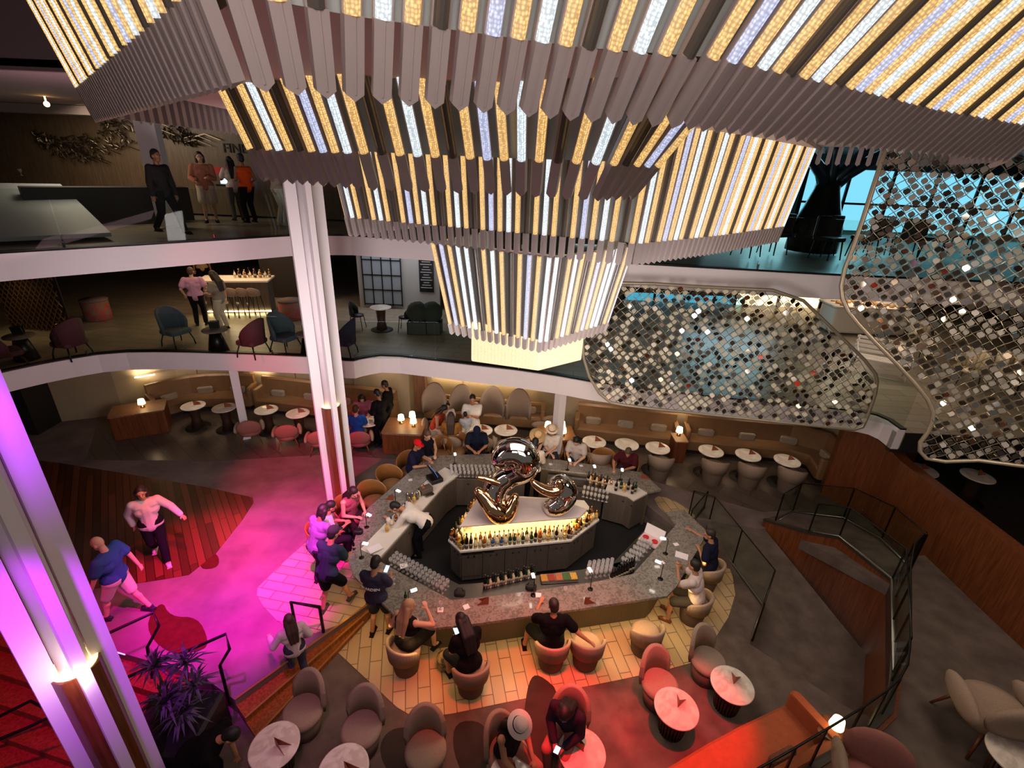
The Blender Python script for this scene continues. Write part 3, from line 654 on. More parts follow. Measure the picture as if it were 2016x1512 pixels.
p = W(448, 430, 6.1); t = thing('display_stand', (p.x, p.y+.3, 6.1), 'small stand with a red shade and lit white screen between visitors', 'stand')
MB().cyl((0, 0, 0), (0, 0, .85), .03).box((0, 0, .9), (.5, .3, .05)).build('stand', 'blackmetal', t); MB().box((0, -.02, 1.05), (.3, .06, .22)).build('screen', 'phone', t); MB().box((-.05, 0, 1.3), (.42, .2, .18)).build('red_shade', mat('red', '#c2202a', .5), t)
# top deck, right: cyan daylight windows and a dark branching column
def window(n, pts, y, mull, m='cyan'):
    P = [WP(a, c, (-14, y), (14, y)) for a, c in pts]; b = MB(); x0, x1 = P[0].x, P[1].x; z0, z1 = P[1].z, P[0].z
    struct(MB().box(((x0+x1)/2, y, (z0+z1)/2), (x1-x0, .06, z1-z0)).build('window_%d' % n, m))
    for k in range(mull+1): b.box((x0+(x1-x0)*k/mull, y-.06, (z0+z1)/2), (.09, .08, z1-z0))
    b.box(((x0+x1)/2, y-.06, z0+(z1-z0)*.45), (x1-x0, .08, .07)); struct(b.build('window_%d_frame' % n, 'blackmetal'))
window(1, [(1590, 330), (2300, 480)], 19, 9)
window(2, [(1230, 575), (1440, 690)], 20, 4, 'cyan_dim'); window(3, [(1450, 575), (1600, 640)], 20, 2, 'warmwin')
p = W(1618, 505, 6.1); t = thing('tree_column', (p.x+.25, p.y+1.0, 6.1), 'dark sculptural column branching like a tree before the blue windows', 'column')
b = MB(); b.lathe([(.62, 0), (.6, .6), (.42, 1.1), (.3, 1.5), (.28, 1.7)], seg=14); b.build('trunk', 'blackmetal', t)
for a in (-.9, -.2, .5, 1.0):
    b = MB(); b.tube([(0, 0, 1.5), (.35*a, -.1, 1.9), (.9*a, -.2, 2.3), (1.7*a, -.3, 2.75)], [.2, .16, .13, .1], 8); b.build('branch', mat('bluemetal', '#2b3a45', .3, metal=.7), t)
rg = random.Random(9)
for k in range(9):
    p = W(1470+k*52, 505+rg.uniform(-6, 8), 6.1); t = thing('dining_chair', (p.x+(.55 if k == 2 else .25 if k == 4 else 0), p.y+.1, 6.1), 'dark silhouetted chair near the blue windows of the top deck', 'chair', 'dark chairs by the blue windows', rg.uniform(0, 6))
    MB().rbox((0, 0, .42), (.5, .5, .09)).build('seat', 'blackmetal', t); MB().rbox((0, .24, .5), (.5, .06, .45)).build('backrest', 'blackmetal', t)
    for sx in (-1, 1):
        for sy in (-1, 1): MB().cyl((sx*.2, sy*.2, .43), (sx*.24, sy*.24, 0), .02, .014, 6).build('leg', 'blackmetal', t)
light('AREA', (9, 15, 8.4), 90, (.35, .85, 1), (8, 12, 6), 4)
light('AREA', (8, 17.5, 5.2), 60, (.5, .85, 1), (6, 10, 3), 3)
light('AREA', (3, 14.5, 5.55), 25, (.7, .85, 1), (3, 13.5, 3), 3)
# middle deck, right: buffet counter, white bench, pale chairs
p = W(1690, 650, 3.05); t = thing('buffet_counter', (p.x, p.y, 3.05), 'brightly lit buffet counter spread with food behind the mesh screens', 'counter')
MB().rbox((0, 0, 0), (2.6, .9, .88), .1).build('base', 'worktop', t); MB().rbox((0, 0, .88), (2.8, 1.1, .05), .1).build('countertop', 'marble', t)
b = MB()
for k in range(50): b.ball((rg.uniform(-1.1, 1.1), rg.uniform(-.4, .4), .95), (.09, .05, .03), 8, 5)
o = b.build('food', mat('food', '#b5813f', .6, var=.5, vs=5), t); o['kind'] = 'stuff'
light('AREA', (p.x, p.y, 5.3), 40, WW, (p.x, p.y, 3.9), 1.2)
light('AREA', (9.5, 12.0, 5.5), 40, WW, (9.5, 12, 3), 3)
p = W(1725, 738, 3.05); t = thing('garden_bench', (p.x, p.y, 3.05), 'white slatted garden bench on the middle deck behind the mesh frame', 'bench', None, radians(-30))
for k in range(5): MB().box((0, -.2+k*.1, .44), (1.3, .07, .03)).build('seat_slat', 'white', t)
for k in range(4): MB().box((0, .28+k*.03, .55+k*.11), (1.3, .025, .07)).build('back_slat', 'white', t)
for sx in (-.6, .6):
    MB().tube([(sx, -.28, 0), (sx, -.2, .3), (sx, -.25, .42), (sx, .25, .44), (sx, .4, .92)], .022, 6).tube([(sx, .25, .44), (sx, .2, .25), (sx, .34, 0)], .022, 6).tube([(sx, -.25, .42), (sx, -.3, .65), (sx, .3, .68)], .018, 6).build('side_frame', 'white', t)
for k, (x, y) in enumerate(((1895, 760), (1970, 768), (2010, 775), (1800, 700))):
    p = W(x, y, 3.05); t = thing('shell_chair', (p.x, p.y, 3.05), 'cream rounded shell chair behind the tall mesh screen', 'chair', 'cream chairs behind the tall mesh screen', rg.uniform(-.5, .5))
    b = MB(); b.lathe([(.02, .4), (.25, .42), (.3, .5)], seg=14); b.build('seat', mat('cream', '#e0cfae', .6), t)
    b = MB()
    for q in range(9):
        a = pi*.05+pi*.9*q/8; b.tube([(.28*cos(a), .26*sin(a), .45), (.33*cos(a), .3*sin(a), .8+.12*sin(a)), (.3*cos(a), .3*sin(a), .85+.15*sin(a))], .06, 6)
    b.build('backrest', 'cream', t)
    for sx in (-1, 1):
        for sy in (-1, 1): MB().cyl((sx*.18, sy*.18, .42), (sx*.24, sy*.24, 0), .015, .012, 6).build('leg', 'blackmetal', t)
# ------------------------------------------------------------------ bar
CT = .95
O_ = [(1311, 1008), (1347, 1003), (1394, 1048), (1364, 1098), (1332, 1154), (1314, 1173), (950, 1226), (850, 1237), (788, 1222), (698, 1135), (686, 1105), (713, 1010), (794, 940), (843, 898), (968, 893), (1045, 901), (1100, 905), (1196, 919), (1264, 930), (1302, 964)]
I_ = [(1275, 969), (1253, 955), (1160, 932), (1045, 919), (980, 920), (876, 918), (843, 940), (708, 1080), (760, 1112), (815, 1142), (888, 1181), (950, 1176), (1162, 1147), (1246, 1130), (1289, 1082), (1331, 1032)]
Op = [V2(x, y, CT) for x, y in O_]; Ip = [V2(x, y, CT) for x, y in I_]
bar = thing('bar_counter', (0, 7, 0), 'large faceted bar with a grey marble counter ringing the bartenders', 'bar')
def lp(P): return [(p[0], p[1]-7) for p in P]
b = MB(); b.prism(lp(Op+Ip), CT-.05, CT); b.build('countertop', 'counter', bar)
base = [p for p in offset(lp(Op), -.36)]
o = wallstrip('front_panel', [tuple(p) for p in base[1:]], 0.0, CT-.06, -.06, 'ribbed', bar)
# ribs of the panel and the warm strip light under the overhang
b = MB()
for i in range(4, 9):
    a, c = base[i], base[i+1]; L = (c-a).length; d = (c-a).normalized(); n = Vector((d.y, -d.x))
    for k in range(int(L/.06)): p = a+d*(k*.06+.03); b.box((p.x-n.x*-.012, p.y-n.y*-.012, .45), (.02, .03, .86), atan2(d.y, d.x))
b.build('rib', 'ribbed', bar)['kind'] = 'stuff'
st = offset(lp(Op), -.3); b = MB(); b.tube([(p.x, p.y, CT-.07) for p in st[2:10]], .008, 4); b.build('light_strip', 'strip', bar)
for i, e in ((2, 3), (3, 3), (4, 3), (5, 13), (6, 3), (7, 3), (8, 4), (9, 1)):
    a, c = Vector(Op[i]), Vector(Op[i+1]); m = (a+c)/2; d = (c-a); n = Vector((d.y, -d.x)).normalized()
    q = m+Vector((-n.x, -n.y))*.2
    light('AREA', (q.x, q.y, CT-.09), e*.62, (1, .62, .2), (q.x+n.x*.12, q.y+n.y*.12, 0), max(.3, d.length*.85), sy=.06).rotation_euler.z = atan2(d.y, d.x)
# working floor and stations
b = MB(); b.prism([tuple(p) for p in offset(Ip, -.1)]+[V2(1345, 1008, CT)], -.02, .02); struct(b.build('floor_bar', 'mat_floor'))
def station(name, label, pts, z, width, top, n=4, front='cabinet'):
    """cabinet run along the inner edge; pts plan polyline with the aisle on the left"""
    t = thing(name, (pts[0][0], pts[0][1], 0.02), label, 'cabinet'); L = [(p[0]-pts[0][0], p[1]-pts[0][1]) for p in pts]
    q = offset(L, width); b = MB(); b.prism(L+[tuple(p) for p in reversed(q)], .08, z-.04); b.build('body', 'cabinet', t)
    qq = offset(L, width+.03); b = MB(); b.prism(L+[tuple(p) for p in reversed(qq)], z-.04, z); b.build('worktop', top, t)
    qd = offset(L, width+.012)
    for a, c in zip(qd, qd[1:]):
        ln = (c-a).length; m = max(1, int(ln/.5)); d = (c-a)/m; ang = atan2(d.y, d.x)
        for k in range(m):
            ctr = a+d*(k+.5); dr = MB().box((ctr.x, ctr.y, z/2+.02), (d.length-.02, .02, z-.2), ang).build('door', front, t)
            MB().box((ctr.x+d.x*.36, ctr.y+d.y*.36, z-.16), (.05, .05, .02), ang).build('handle', 'steel', dr)
    return t
rv = lambda pts: [V2(x, y, CT) for x, y in pts]
station('back_cabinet', 'dark cabinet run with a white worktop along the left side of the bar', rv([(708, 1080), (843, 940), (876, 918)]), .9, -.5, 'worktop')
station('back_cabinet', 'dark cabinets and glass racks along the back side of the bar', rv([(880, 918), (980, 920), (1030, 919)]), .88, -.42, 'steel')
station('back_cabinet', 'dark low units below the right back counter with bottle racks', rv([(1080, 922), (1160, 932), (1195, 940)]), .82, -.45, 'steel')
station('back_cabinet', 'five-sided white topped cabinet carrying wine bottles at the right back', rv([(1200, 942), (1253, 955), (1275, 969)]), .9, -.5, 'worktop')
station('back_cabinet', 'steel ice wells and speed rails behind the front counter', rv([(815, 1142), (888, 1181), (950, 1176), (1162, 1147), (1246, 1130)]), .8, .42, 'steel')
station('back_cabinet', 'steel glass station with a folded pink menu case on the right side of the bar', rv([(1249, 1127), (1289, 1082), (1331, 1034)]), .8, .45, 'steel')
p = W(1272, 1000, .45); a = W(1284, 972, .9)
# island with the lit bottle display
IS = thing('bottle_island', (.3, 8.0, 0.02), 'faceted central island with a glowing bottle shelf under a white top', 'bar island')
def il(P): return [(p[0]-.3, p[1]-8.0) for p in P]
ledge = [V2(882, 1063, .95), V2(906, 1086, .95), V2(1125, 1064, .95), V2(1180, 1023, .95), V2(1150, 985, .95), V2(945, 972, .95)]
topp = [V2(905, 1037, 1.32), V2(1142, 1019, 1.32), V2(1156, 1003, 1.32), V2(1100, 983, 1.32), V2(1030, 980, 1.32), V2(938, 983, 1.32)]
b = MB(); b.prism(il(ledge), .89, .93); b.build('ledge', 'worktop', IS)
ib = offset(il(ledge), .08, True); b = MB(); b.prism([tuple(p) for p in ib], .1, .89); b.build('base_cabinet', 'cabinet', IS)
b = MB(); b.prism([tuple(p) for p in offset(il(ledge), .2, True)], 0, .1); b.build('plinth', 'dark', IS)
b = MB(); b.prism(il(topp), 1.27, 1.31); b.build('top', mat('island_top', '#cdbcb6', .35), IS, bevel=.01)
it = offset(il(topp), .16, True); b = MB(); b.prism([tuple(p) for p in it], .93, 1.27); b.build('backlit_wall', mat('backlit', '#f0c878', .5, emit=1.5, ecol='#ffc25e'), IS)
it2 = offset(il(topp), .03, True); b = MB(); b.tube([(p.x, p.y, 1.262) for p in it2], .006, 4, closed=True); b.build('light_strip', 'strip', IS)
for i in range(2):
    a, c = Vector(topp[i]), Vector(topp[i+1]); m = (a+c)/2; d = c-a; n = Vector((d.y, -d.x)).normalized()
    light('AREA', (m.x+n.x*-.03, m.y+n.y*-.03, 1.265), 5*d.length, (1, .72, .32), (m.x+n.x*.1, m.y+n.y*.1, .9), d.length, sy=.03).rotation_euler.z = atan2(d.y, d.x)
for e, nd_ in ((0, 1), (1, 5), (2, 2)):
    a, c = Vector(il(ledge)[e]), Vector(il(ledge)[e+1]); d = (c-a)/nd_; n = Vector((d.y, -d.x)).normalized(); a = a-n*.066
    for k in range(nd_):
        m = a+d*(k+.5); dr = MB().box((m.x, m.y, .47), (d.length-.015, .02, .66 if k or e != 1 else .5), atan2(d.y, d.x)).build('door', 'cabinet', IS)
        for s in (-.06, .06): MB().box((m.x+d.normalized().x*s+n.x*.015, m.y+d.normalized().y*s+n.y*.015, .72), (.02, .03, .03), atan2(d.y, d.x)).build('handle', 'steel', dr)
    if e == 1:
        for k in range(3):
            m = a+d.normalized()*(.12+.23*k)+d.normalized()*.0; MB().box((m.x+n.x*.018, m.y+n.y*.018, .83), (.19, .02, .07), atan2(d.y, d.x)).build('drawer', 'steel', IS)
# bottles
def bottle_fn(col, h, r, kind, nm='bottle'):
    def fn(label):
        b = MB(); b.m = 0
        if kind == 'wine': b.lathe([(r*.9, 0), (r, .01), (r, h*.58), (r*.45, h*.72), (r*.38, h*.74), (r*.38, h*.9)], seg=10)
        elif kind == 'square': b.lathe([(r*1.1, 0), (r*1.15, .01), (r*1.1, h*.6), (r*.4, h*.7), (r*.35, h*.86)], seg=5, smooth=False)
        else: b.lathe([(r*.9, 0), (r*1.05, h*.05), (r*1.1, h*.5), (r*.9, h*.62), (r*.35, h*.72), (r*.35, h*.86)], seg=10)
        b.m = 1; b.lathe([(r*.42, h*.86), (r*.42, h), (0, h)], seg=8)
        b.m = 2; b.lathe([(r*1.16, h*.22), (r*1.16, h*.4)], seg=10)
        return tag(b.build(nm, [col, 'black' if kind != 'square' else 'gold', mat('label', '#a8957a', .7)]), label, 'bottle')
    return fn
mat('b_dark', '#120e0c', .15); mat('b_green', '#16381f', .12, coat=.4); mat('b_amber', '#8a4a12', .12, coat=.4); mat('b_clear', '#d9cba8', .1, coat=.5); mat('b_gold', '#d9a43c', .15, coat=.4); mat('b_blue', '#2c4a78', .15, coat=.4); mat('b_orange', '#e0561c', .3)
BK = {}
for nm, col, h, r, kd, lb in (('dark', 'b_dark', .31, .036, 'wine', 'dark wine bottle'), ('green', 'b_green', .27, .036, 'round', 'green glass bottle'), ('amber', 'b_amber', .27, .038, 'square', 'amber spirit bottle'),
                              ('clear', 'b_clear', .25, .036, 'round', 'pale clear spirit bottle'), ('gold', 'b_gold', .24, .036, 'square', 'golden liqueur bottle'), ('blue', 'b_blue', .2, .04, 'round', 'stout blue bottle'), ('orange', 'b_orange', .24, .045, 'square', 'bright orange bottle')):
    BK[nm] = (Kind(bottle_fn(col, h, r, kd)), lb)
def put_bottle(k, x, y, z, where, grp): BK[k][0].put((x, y, z), random.uniform(0, 6), '%s %s' % (BK[k][1], where), grp)
rg = random.Random(12)
def along(a, c, n, off, j=.012):
    a, c = Vector(a), Vector(c); d = (c-a).normalized(); m = Vector((-d.y, d.x))
    for k in range(n): yield a+(c-a)*((k+.5)/n)+m*(off+rg.uniform(-j, j))
seqf = ['dark', 'dark', 'dark', 'clear', 'clear', 'amber', 'clear', 'blue', 'clear', 'blue', 'clear', 'green', 'green', 'clear', 'green', 'clear', 'green', 'dark', 'amber', 'clear', 'gold', 'clear', 'dark', 'clear', 'gold', 'dark']
for q, p in enumerate(along(ledge[1], ledge[2], 26, .07)): put_bottle(seqf[q], p.x, p.y, .95, 'in the front row on the island ledge', 'island %s bottles, front row' % seqf[q])
for q, p in enumerate(along(ledge[1], ledge[2], 24, .2)):
    k = 'orange' if q == 17 else ['clear', 'gold', 'green', 'clear', 'amber', 'clear'][rg.randrange(6)]
    put_bottle(k, p.x, p.y, .95, 'against the glowing back of the front island shelf', None if k == 'orange' else 'island %s bottles, rear row' % k)
for nm, i, j2, n_, lb in (('left', 0, 1, 5, 'left'), ('right', 2, 3, 11, 'right'), ('far left', 5, 0, 11, 'far left')):
    for off in (.07, .19):
        for p in along(ledge[i], ledge[j2], n_, off):
            k = ['dark', 'amber', 'gold', 'dark', 'clear'][rg.randrange(5)]; put_bottle(k, p.x, p.y, .95, 'crowded on the %s side ledge of the island' % lb, 'island %s side %s bottles' % (lb, k))
for q, (x, y) in enumerate(((1212, 966), (1222, 962), (1228, 968), (1236, 964), (1244, 972), (1250, 968))):
    p = W(x, y, .93); k = ['dark', 'green', 'gold', 'dark', 'dark', 'green'][q]; put_bottle(k, p.x, p.y, .94, 'in the short row on the right back white cabinet', 'white cabinet %s bottles' % k)
for x, y, n_ in ((1203, 1142, 7), (1215, 1134, 7), (1226, 1126, 5)):
    for k in range(n_): p = W(x+k*5, y-k*2.2, .86); put_bottle('dark', p.x, p.y, .82, 'packed in the right front well of the bar', 'bottles packed in the right front well')
for k in range(20): p = W(955+k*5, 1156-k*1.2, .84); put_bottle(['dark', 'green', 'clear'][k % 3], p.x, p.y, .82, 'in the speed rail behind the front counter', 'speed rail %s bottles' % ['dark', 'green', 'clear'][k % 3])
for k in range(12): p = W(1158+k*4, 948+k*.9, .86); put_bottle(['dark', 'clear', 'amber'][k % 3], p.x, p.y, .84, 'in the steel rack of the right back counter', 'back rack %s bottles' % ['dark', 'clear', 'amber'][k % 3])
for k in range(9): p = W(762+k*9, 1046-k*9.5, .93); put_bottle(['gold', 'clear', 'amber'][k % 3], p.x, p.y, .92, 'along the left service counter', 'left counter %s bottles' % ['gold', 'clear', 'amber'][k % 3])
def glass_fn(label):
    b = MB(); b.lathe([(.034, 0), (.036, .005), (.006, .012), (.006, .06), (.03, .085), (.04, .12), (.034, .165), (.031, .165), (.036, .12), (.0, .085)], seg=10)
    return tag(b.build('wine_glass', 'crystal'), label, 'glass')
GK = Kind(glass_fn)
def glasses(a, c, d, nu, nv, z, lab, grp):
    a, c, d = W(*a, z), W(*c, z), W(*d, z)
    for i in range(nu):
        for j in range(nv):
            p = a+(c-a)*(i/(nu-1))+(d-a)*(j/max(1, nv-1)); GK.put((p.x, p.y, z), 0, lab, grp)
glasses((770, 1112), (870, 1168), (782, 1100), 13, 3, .82, 'clear stemmed glass racked at the left front corner of the bar', 'glasses racked at the left front corner')
glasses((1155, 1138), (1200, 1132), (1160, 1118), 6, 4, .82, 'clear stemmed glass racked behind the right front counter', 'glasses racked at the right front')
glasses((1225, 1110), (1262, 1072), (1243, 1118), 6, 4, .82, 'clear stemmed glass on the right side station', 'glasses on the right side station')
glasses((888, 926), (985, 928), (890, 938), 13, 3, .9, 'clear stemmed glass in the back left rack', 'glasses in the back left rack')
glasses((1150, 968), (1195, 978), (1148, 978), 7, 2, .84, 'clear stemmed glass below the right back counter', 'glasses below the right back counter')
# counter lamps: thin dark stems with a small white head
def clamp_fn(label):
    t = thing('bar_lamp', (0, 0, 0), label, 'lamp'); MB().lathe([(.05, 0), (.05, .008), (.008, .014)], seg=14).build('base', 'blackmetal', t)
    MB().tube([(0, 0, .01), (0, 0, .34), (.0, .03, .37), (0, .09, .36)], .007, 6).build('stem', 'blackmetal', t); MB().box((0, .1, .36), (.05, .1, .02)).build('head', mat('white_led', '#ffffff', emit=6, ecol='#fff6e2'), t)
    return t
LK = Kind(clamp_fn)
for x, y, r, lb in ((895, 914, 3.4, 'at the back left, by the navy cap'), (1117, 925, 3.3, 'by the dark haired woman'), (1166, 938, 3.2, 'second from right at the back counter'), (1221, 945, 3.0, 'in front of the man in maroon'),
                    (779, 990, 4.2, 'beside the folded menu on the left counter'), (722, 1038, 4.2, 'before the bearded man and the woman'), (712, 1098, 4.6, 'by the beer bottle at the left tip'), (805, 1197, 5.2, 'above the blond woman at the front counter'),
                    (1050, 1172, .2, 'in the middle of the front counter'), (1162, 1160, .3, 'beside the right front folded menu'), (1300, 1140, 1.0, 'on the right front corner of the counter'), (1310, 1090, 1.4, 'facing the two men on the right')):
    p = W(x, y, CT); LK.put(p, r, 'thin stemmed bar lamp with a glowing head %s' % lb)
# folded menus
def menu_fn(label):
    b = MB()
    for s in (-1, 1): b.add([(0, 0, 0), (.2, s*.07, 0), (0, 0, .17), (0, .004, 0), (.2, s*.07+.004, 0), (0, .004, .17)], [(0, 1, 2), (5, 4, 3), (0, 3, 4, 1), (1, 4, 5, 2), (2, 5, 3, 0)])
    return tag(b.build('folded_menu', 'menu'), label, 'menu')
MK = Kind(menu_fn)
for x, y, r, s, lb in ((962, 1189, 3.0, 1, 'between the two front lamps on the bar counter'), (1150, 1190, .5, 1, 'near the right end of the front bar counter'), (775, 985, 2.8, 1, 'on the left side of the bar counter'), (1262, 942, .2, 1, 'at the right back corner of the bar counter')):
    p = W(x, y, CT); MK.put(p, r, 'brown folded triangular menu %s' % lb, None, s)
for x, y, w_, h_, r, m, nm, lb in ((795, 1114, .14, .12, .4, 'paper', 'napkin', 'pinkish napkin over the racked glasses at the left front'), (918, 1195, .1, .1, .5, 'paper', 'napkin', 'white square napkin beside the menu on the front counter'), (867, 1201, .1, .1, .1, 'paper', 'napkin', 'napkin under a small glass on the front counter'),
                             (1060, 1172, .1, .1, 0, 'paper', 'napkin', 'napkin beside the middle front bar lamp'), (1303, 1108, .1, .08, .4, 'paper', 'napkin', 'napkin before the man in white'), (1331, 1072, .1, .08, .3, 'paper', 'napkin', 'napkin before the man in navy at right'),
                             (1342, 1094, .24, .17, -.4, 'paper', 'menu_card', 'open menu card between the two men on the right'), (1050, 909, .08, .08, .3, 'paper', 'napkin', 'napkin in front of the woman in the straw hat'), (1084, 914, .08, .08, .3, 'paper', 'napkin', 'napkin in front of the woman in the white hat'), (1144, 917, .08, .08, .3, 'paper', 'napkin', 'napkin right of the dark haired woman'),
                             (808, 945, .09, .08, .3, 'paper', 'napkin', 'pale napkin beside the man in the red cap'), (765, 1145, .1, .14, .4, 'paper', 'menu_card', 'folded paper held over the counter by the man with the lettered shirt'), (738, 1080, .26, .18, .7, 'paper', 'menu_card', 'large pink paper spread before the leaning bartender')):
    p = W(x, y, CT+.003); b = MB(); b.box((0, 0, .002), (w_, h_, .004)); b.add([(-w_/2, -h_/2, .006), (w_/2, -h_/2, .012), (w_/2, h_/2, .006), (-w_/2, h_/2, .008)], [(0, 1, 2, 3)])
    o = b.build(nm, m, None, p); o.rotation_euler = (0, 0, r); tag(o, lb, 'napkin' if nm == 'napkin' else 'menu')
p = W(1206, 958, .93)
t = thing('cash_register', W(856, 945, .94), 'black register with a blue touch screen on the left back counter', 'register', None, radians(125))
MB().rbox((0, 0, 0), (.34, .3, .1), .02).build('base', 'black', t); s_ = MB().box((0, .05, .25), (.36, .03, .24), 0, radians(-25)).build('monitor', 'black', t); MB().box((0, .032, .25), (.3, .012, .19), 0, radians(-25)).build('screen', 'screen_blue', s_)
t = thing('card_printer', W(838, 968, .94), 'grey printer and keypad behind the blue register screen', 'printer', None, radians(40)); MB().rbox((0, 0, 0), (.3, .2, .12), .02).build('body', 'cabinet', t); MB().box((.0, -.16, .02), (.2, .1, .03)).build('keypad', 'steel', t)
t = thing('shaker_set', W(812, 985, .93), 'steel shakers standing near the register on the left service counter', 'shakers')
for k in range(3): MB().lathe([(.035, 0), (.045, .14), (.045, .15), (.03, .18), (.015, .2), (0, .205)], (k*.1-.1, k*.03, 0), 12).build('shaker', 'steel', t)
t = thing('menu_case', W(1280, 1066, .83), 'open pink and white case with two round red ashtrays on the right station', 'case', None, radians(-40))
MB().rbox((0, 0, 0), (.42, .3, .05), .02).build('tray', mat('pinkwhite', '#d9b9b8', .5), t); MB().box((0, .17, .12), (.42, .02, .26), 0, radians(-20)).build('lid', 'paper', t)
for s in (-.1, .1): MB().lathe([(.03, .05), (.06, .06), (.065, .08), (.055, .08), (.03, .065)], (s, -.02, 0), 14).build('red_dish', 'red', t)
t = thing('garnish_tray', W(1100, 1140, .83), 'garnish tray with lemon, cherry and lime compartments behind the front counter', 'tray', None, radians(8))
MB().rbox((0, 0, 0), (.7, .2, .05), .02).build('tray', 'steel', t)
for k, c in enumerate(('#c9882a', '#a0301c', '#b96a3c', '#3d6a2a', '#c9a23c')):
    MB().box((-.28+k*.14, 0, .052), (.12, .16, .015)).build('compartment', mat('garnish%d' % k, c, .6, var=.4, vs=60), t)
for x, y, lb in ((905, 1172, 'dark round caddy of napkins and straws at the front counter'), (705, 1050, 'black handbag on the bar in front of the woman with long hair'), (1045, 1160, 'black caddy beside the middle beer tap')):
    t = thing('bar_caddy' if 'caddy' in lb else 'handbag', W(x, y, CT), lb, 'caddy' if 'caddy' in lb else 'bag')
    MB().rbox((0, 0, 0), (.2, .13, .1), .05).build('body', 'black', t); MB().tube([(-.07, 0, .09), (-.04, 0, .17), (.04, 0, .17), (.07, 0, .09)], .008, 6).build('handle', 'black', t)
for x, y, k, lb in ((799, 1183, 'green', 'single green beer bottle on the left front counter'), (697, 1082, 'dark', 'single dark beer bottle at the left tip of the bar')): 
    p = W(x, y, CT); BK[k][0].put(p, 0, lb, None, .8)
for x, y, lb in ((1112, 1170, 'stemmed glass of red drink on the front counter'), (868, 1199, 'short glass on the napkin at the front counter'), (775, 1150, 'glass in front of the man with the lettered shirt')): GK.put(W(x, y, CT+.006), 0, lb)
# shiny swirling sculptures on the island
def swirl(name, label, loc, pts, rad, m, s, rz=0):
    t = thing(name, loc, label, 'sculpture', None, rz); P = smooth_poly([Vector(p)*s for p in pts], 3); n = len(P); R = []
    for i in range(n):
        u = i/(n-1)*(len(rad)-1); k = min(int(u), len(rad)-2); R.append((rad[k]*(1-(u-k))+rad[k+1]*(u-k))*s)
    b = MB(); b.tube(P, R, 20)
    b.build('swirl', m, t); return t
sp = W(985, 1014, 1.33)
t = swirl('swirl_sculpture', 'large mirror polished swirling sculpture, the taller of two on the island', (sp.x, sp.y, 1.33),
          [(.1, .1, .1), (.02, -.05, .12), (-.18, -.0, .4), (-.1, .1, .75), (.2, .1, 1.0), (.48, .08, 1.2), (.46, .1, 1.5), (.2, .1, 1.6), (-.02, .05, 1.45), (.02, 0, 1.25)], [.08, .2, .26, .27, .25, .33, .34, .31, .24, .1], 'chrome', .92)
b = MB(); P = smooth_poly([(-.5, -.1, .7), (-.28, -.12, .45), (-.1, -.2, .25), (.05, -.15, .12), (.2, -.1, .25), (.3, .0, .55)], 3); n = len(P); b.tube(P, [.03+.19*sin(pi*i/(n-1)) for i in range(n)], 16); Q = smooth_poly([(0, -.05, .8), (-.25, -.1, .92), (-.5, -.12, .98)], 2); b.tube(Q, [.1-.08*i/(len(Q)-1) for i in range(len(Q))], 12); b.build('pointed_arm', 'gold', t)
sp = W(1088, 1008, 1.33)
t = swirl('swirl_sculpture', 'smaller bronze tinted swirling sculpture on the right of the island top', (sp.x, sp.y, 1.33),
          [(-.2, .05, .14), (.0, -.05, .17), (.22, 0, .3), (.3, .05, .55), (.15, .1, .75), (-.02, .05, .6), (0, 0, .4)], [.08, .22, .29, .3, .26, .2, .07], 'chrome', .86, .1)
b = MB(); P = smooth_poly([(-.5, -.05, .82), (-.3, -.1, .66), (-.05, -.12, .58), (.1, -.1, .66), (.05, -.08, .85)], 3); n = len(P); b.tube(P, [.03+.085*sin(pi*i/(n-1)) for i in range(n)], 14); b.build('curled_arm', 'gold', t)
# ------------------------------------------------------------------ seats and tables
def arcshell(b, r0, r1, z0, z1fn, half, n=22, y0=0, flare=0):
    """curved back shell: inner r0, outer r1, height profile by angle, open to +Y"""
    for k in range(n):
        a0, a1 = -half+2*half*k/n, -half+2*half*(k+1)/n; vs = []
        for a in (a0, a1):
            h = z1fn(a/half); s, c = sin(a), -cos(a)
            for r, z in ((r0, z0), (r1, z0), (r1+flare, h), (r1-.012+flare, h+.015), (r0+.012+flare, h+.015), (r0+flare, h)): vs.append((r*s, r*c, z))
        fs = [(i, i+6, (i+1) % 6+6, (i+1) % 6) for i in range(6)]
        if k == 0: fs.append((0, 1, 2, 3, 4, 5))
        if k == n-1: fs.append((11, 10, 9, 8, 7, 6))
        b.add(vs, fs, True)
    return b
def stool_fn(label):
    t = thing('tub_stool', (0, 0, 0), label, 'stool')
    MB().lathe([(.2, 0), (.205, .01), (.25, .34), (.25, .4)], seg=28).build('base', 'fabric_side', t)
    MB().lathe([(.245, .4), (.255, .42), (.25, .47), (.2, .5), (0, .51)], seg=28).build('seat', 'fabric', t)
    arcshell(MB(), .235, .29, .36, lambda u: .52+.17*cos(u*pi/2)**.5 if abs(u) < 1 else .52, radians(95), flare=.02).build('backrest', 'fabric', t)
    return t
def slipper_fn(label):
    t = thing('slipper_chair', (0, 0, 0), label, 'chair')
    MB().lathe([(.2, 0), (.21, .01), (.27, .36)], seg=28).build('base', 'fabric_side', t)
    MB().lathe([(.275, .36), (.29, .38), (.285, .43), (.24, .47), (0, .48)], seg=28).build('seat', 'fabric', t)
    arcshell(MB(), .245, .315, .34, lambda u: .5+.42*max(0, cos(u*pi/2))**.45, radians(62), flare=.03).build('backrest', 'fabric', t)
    return t
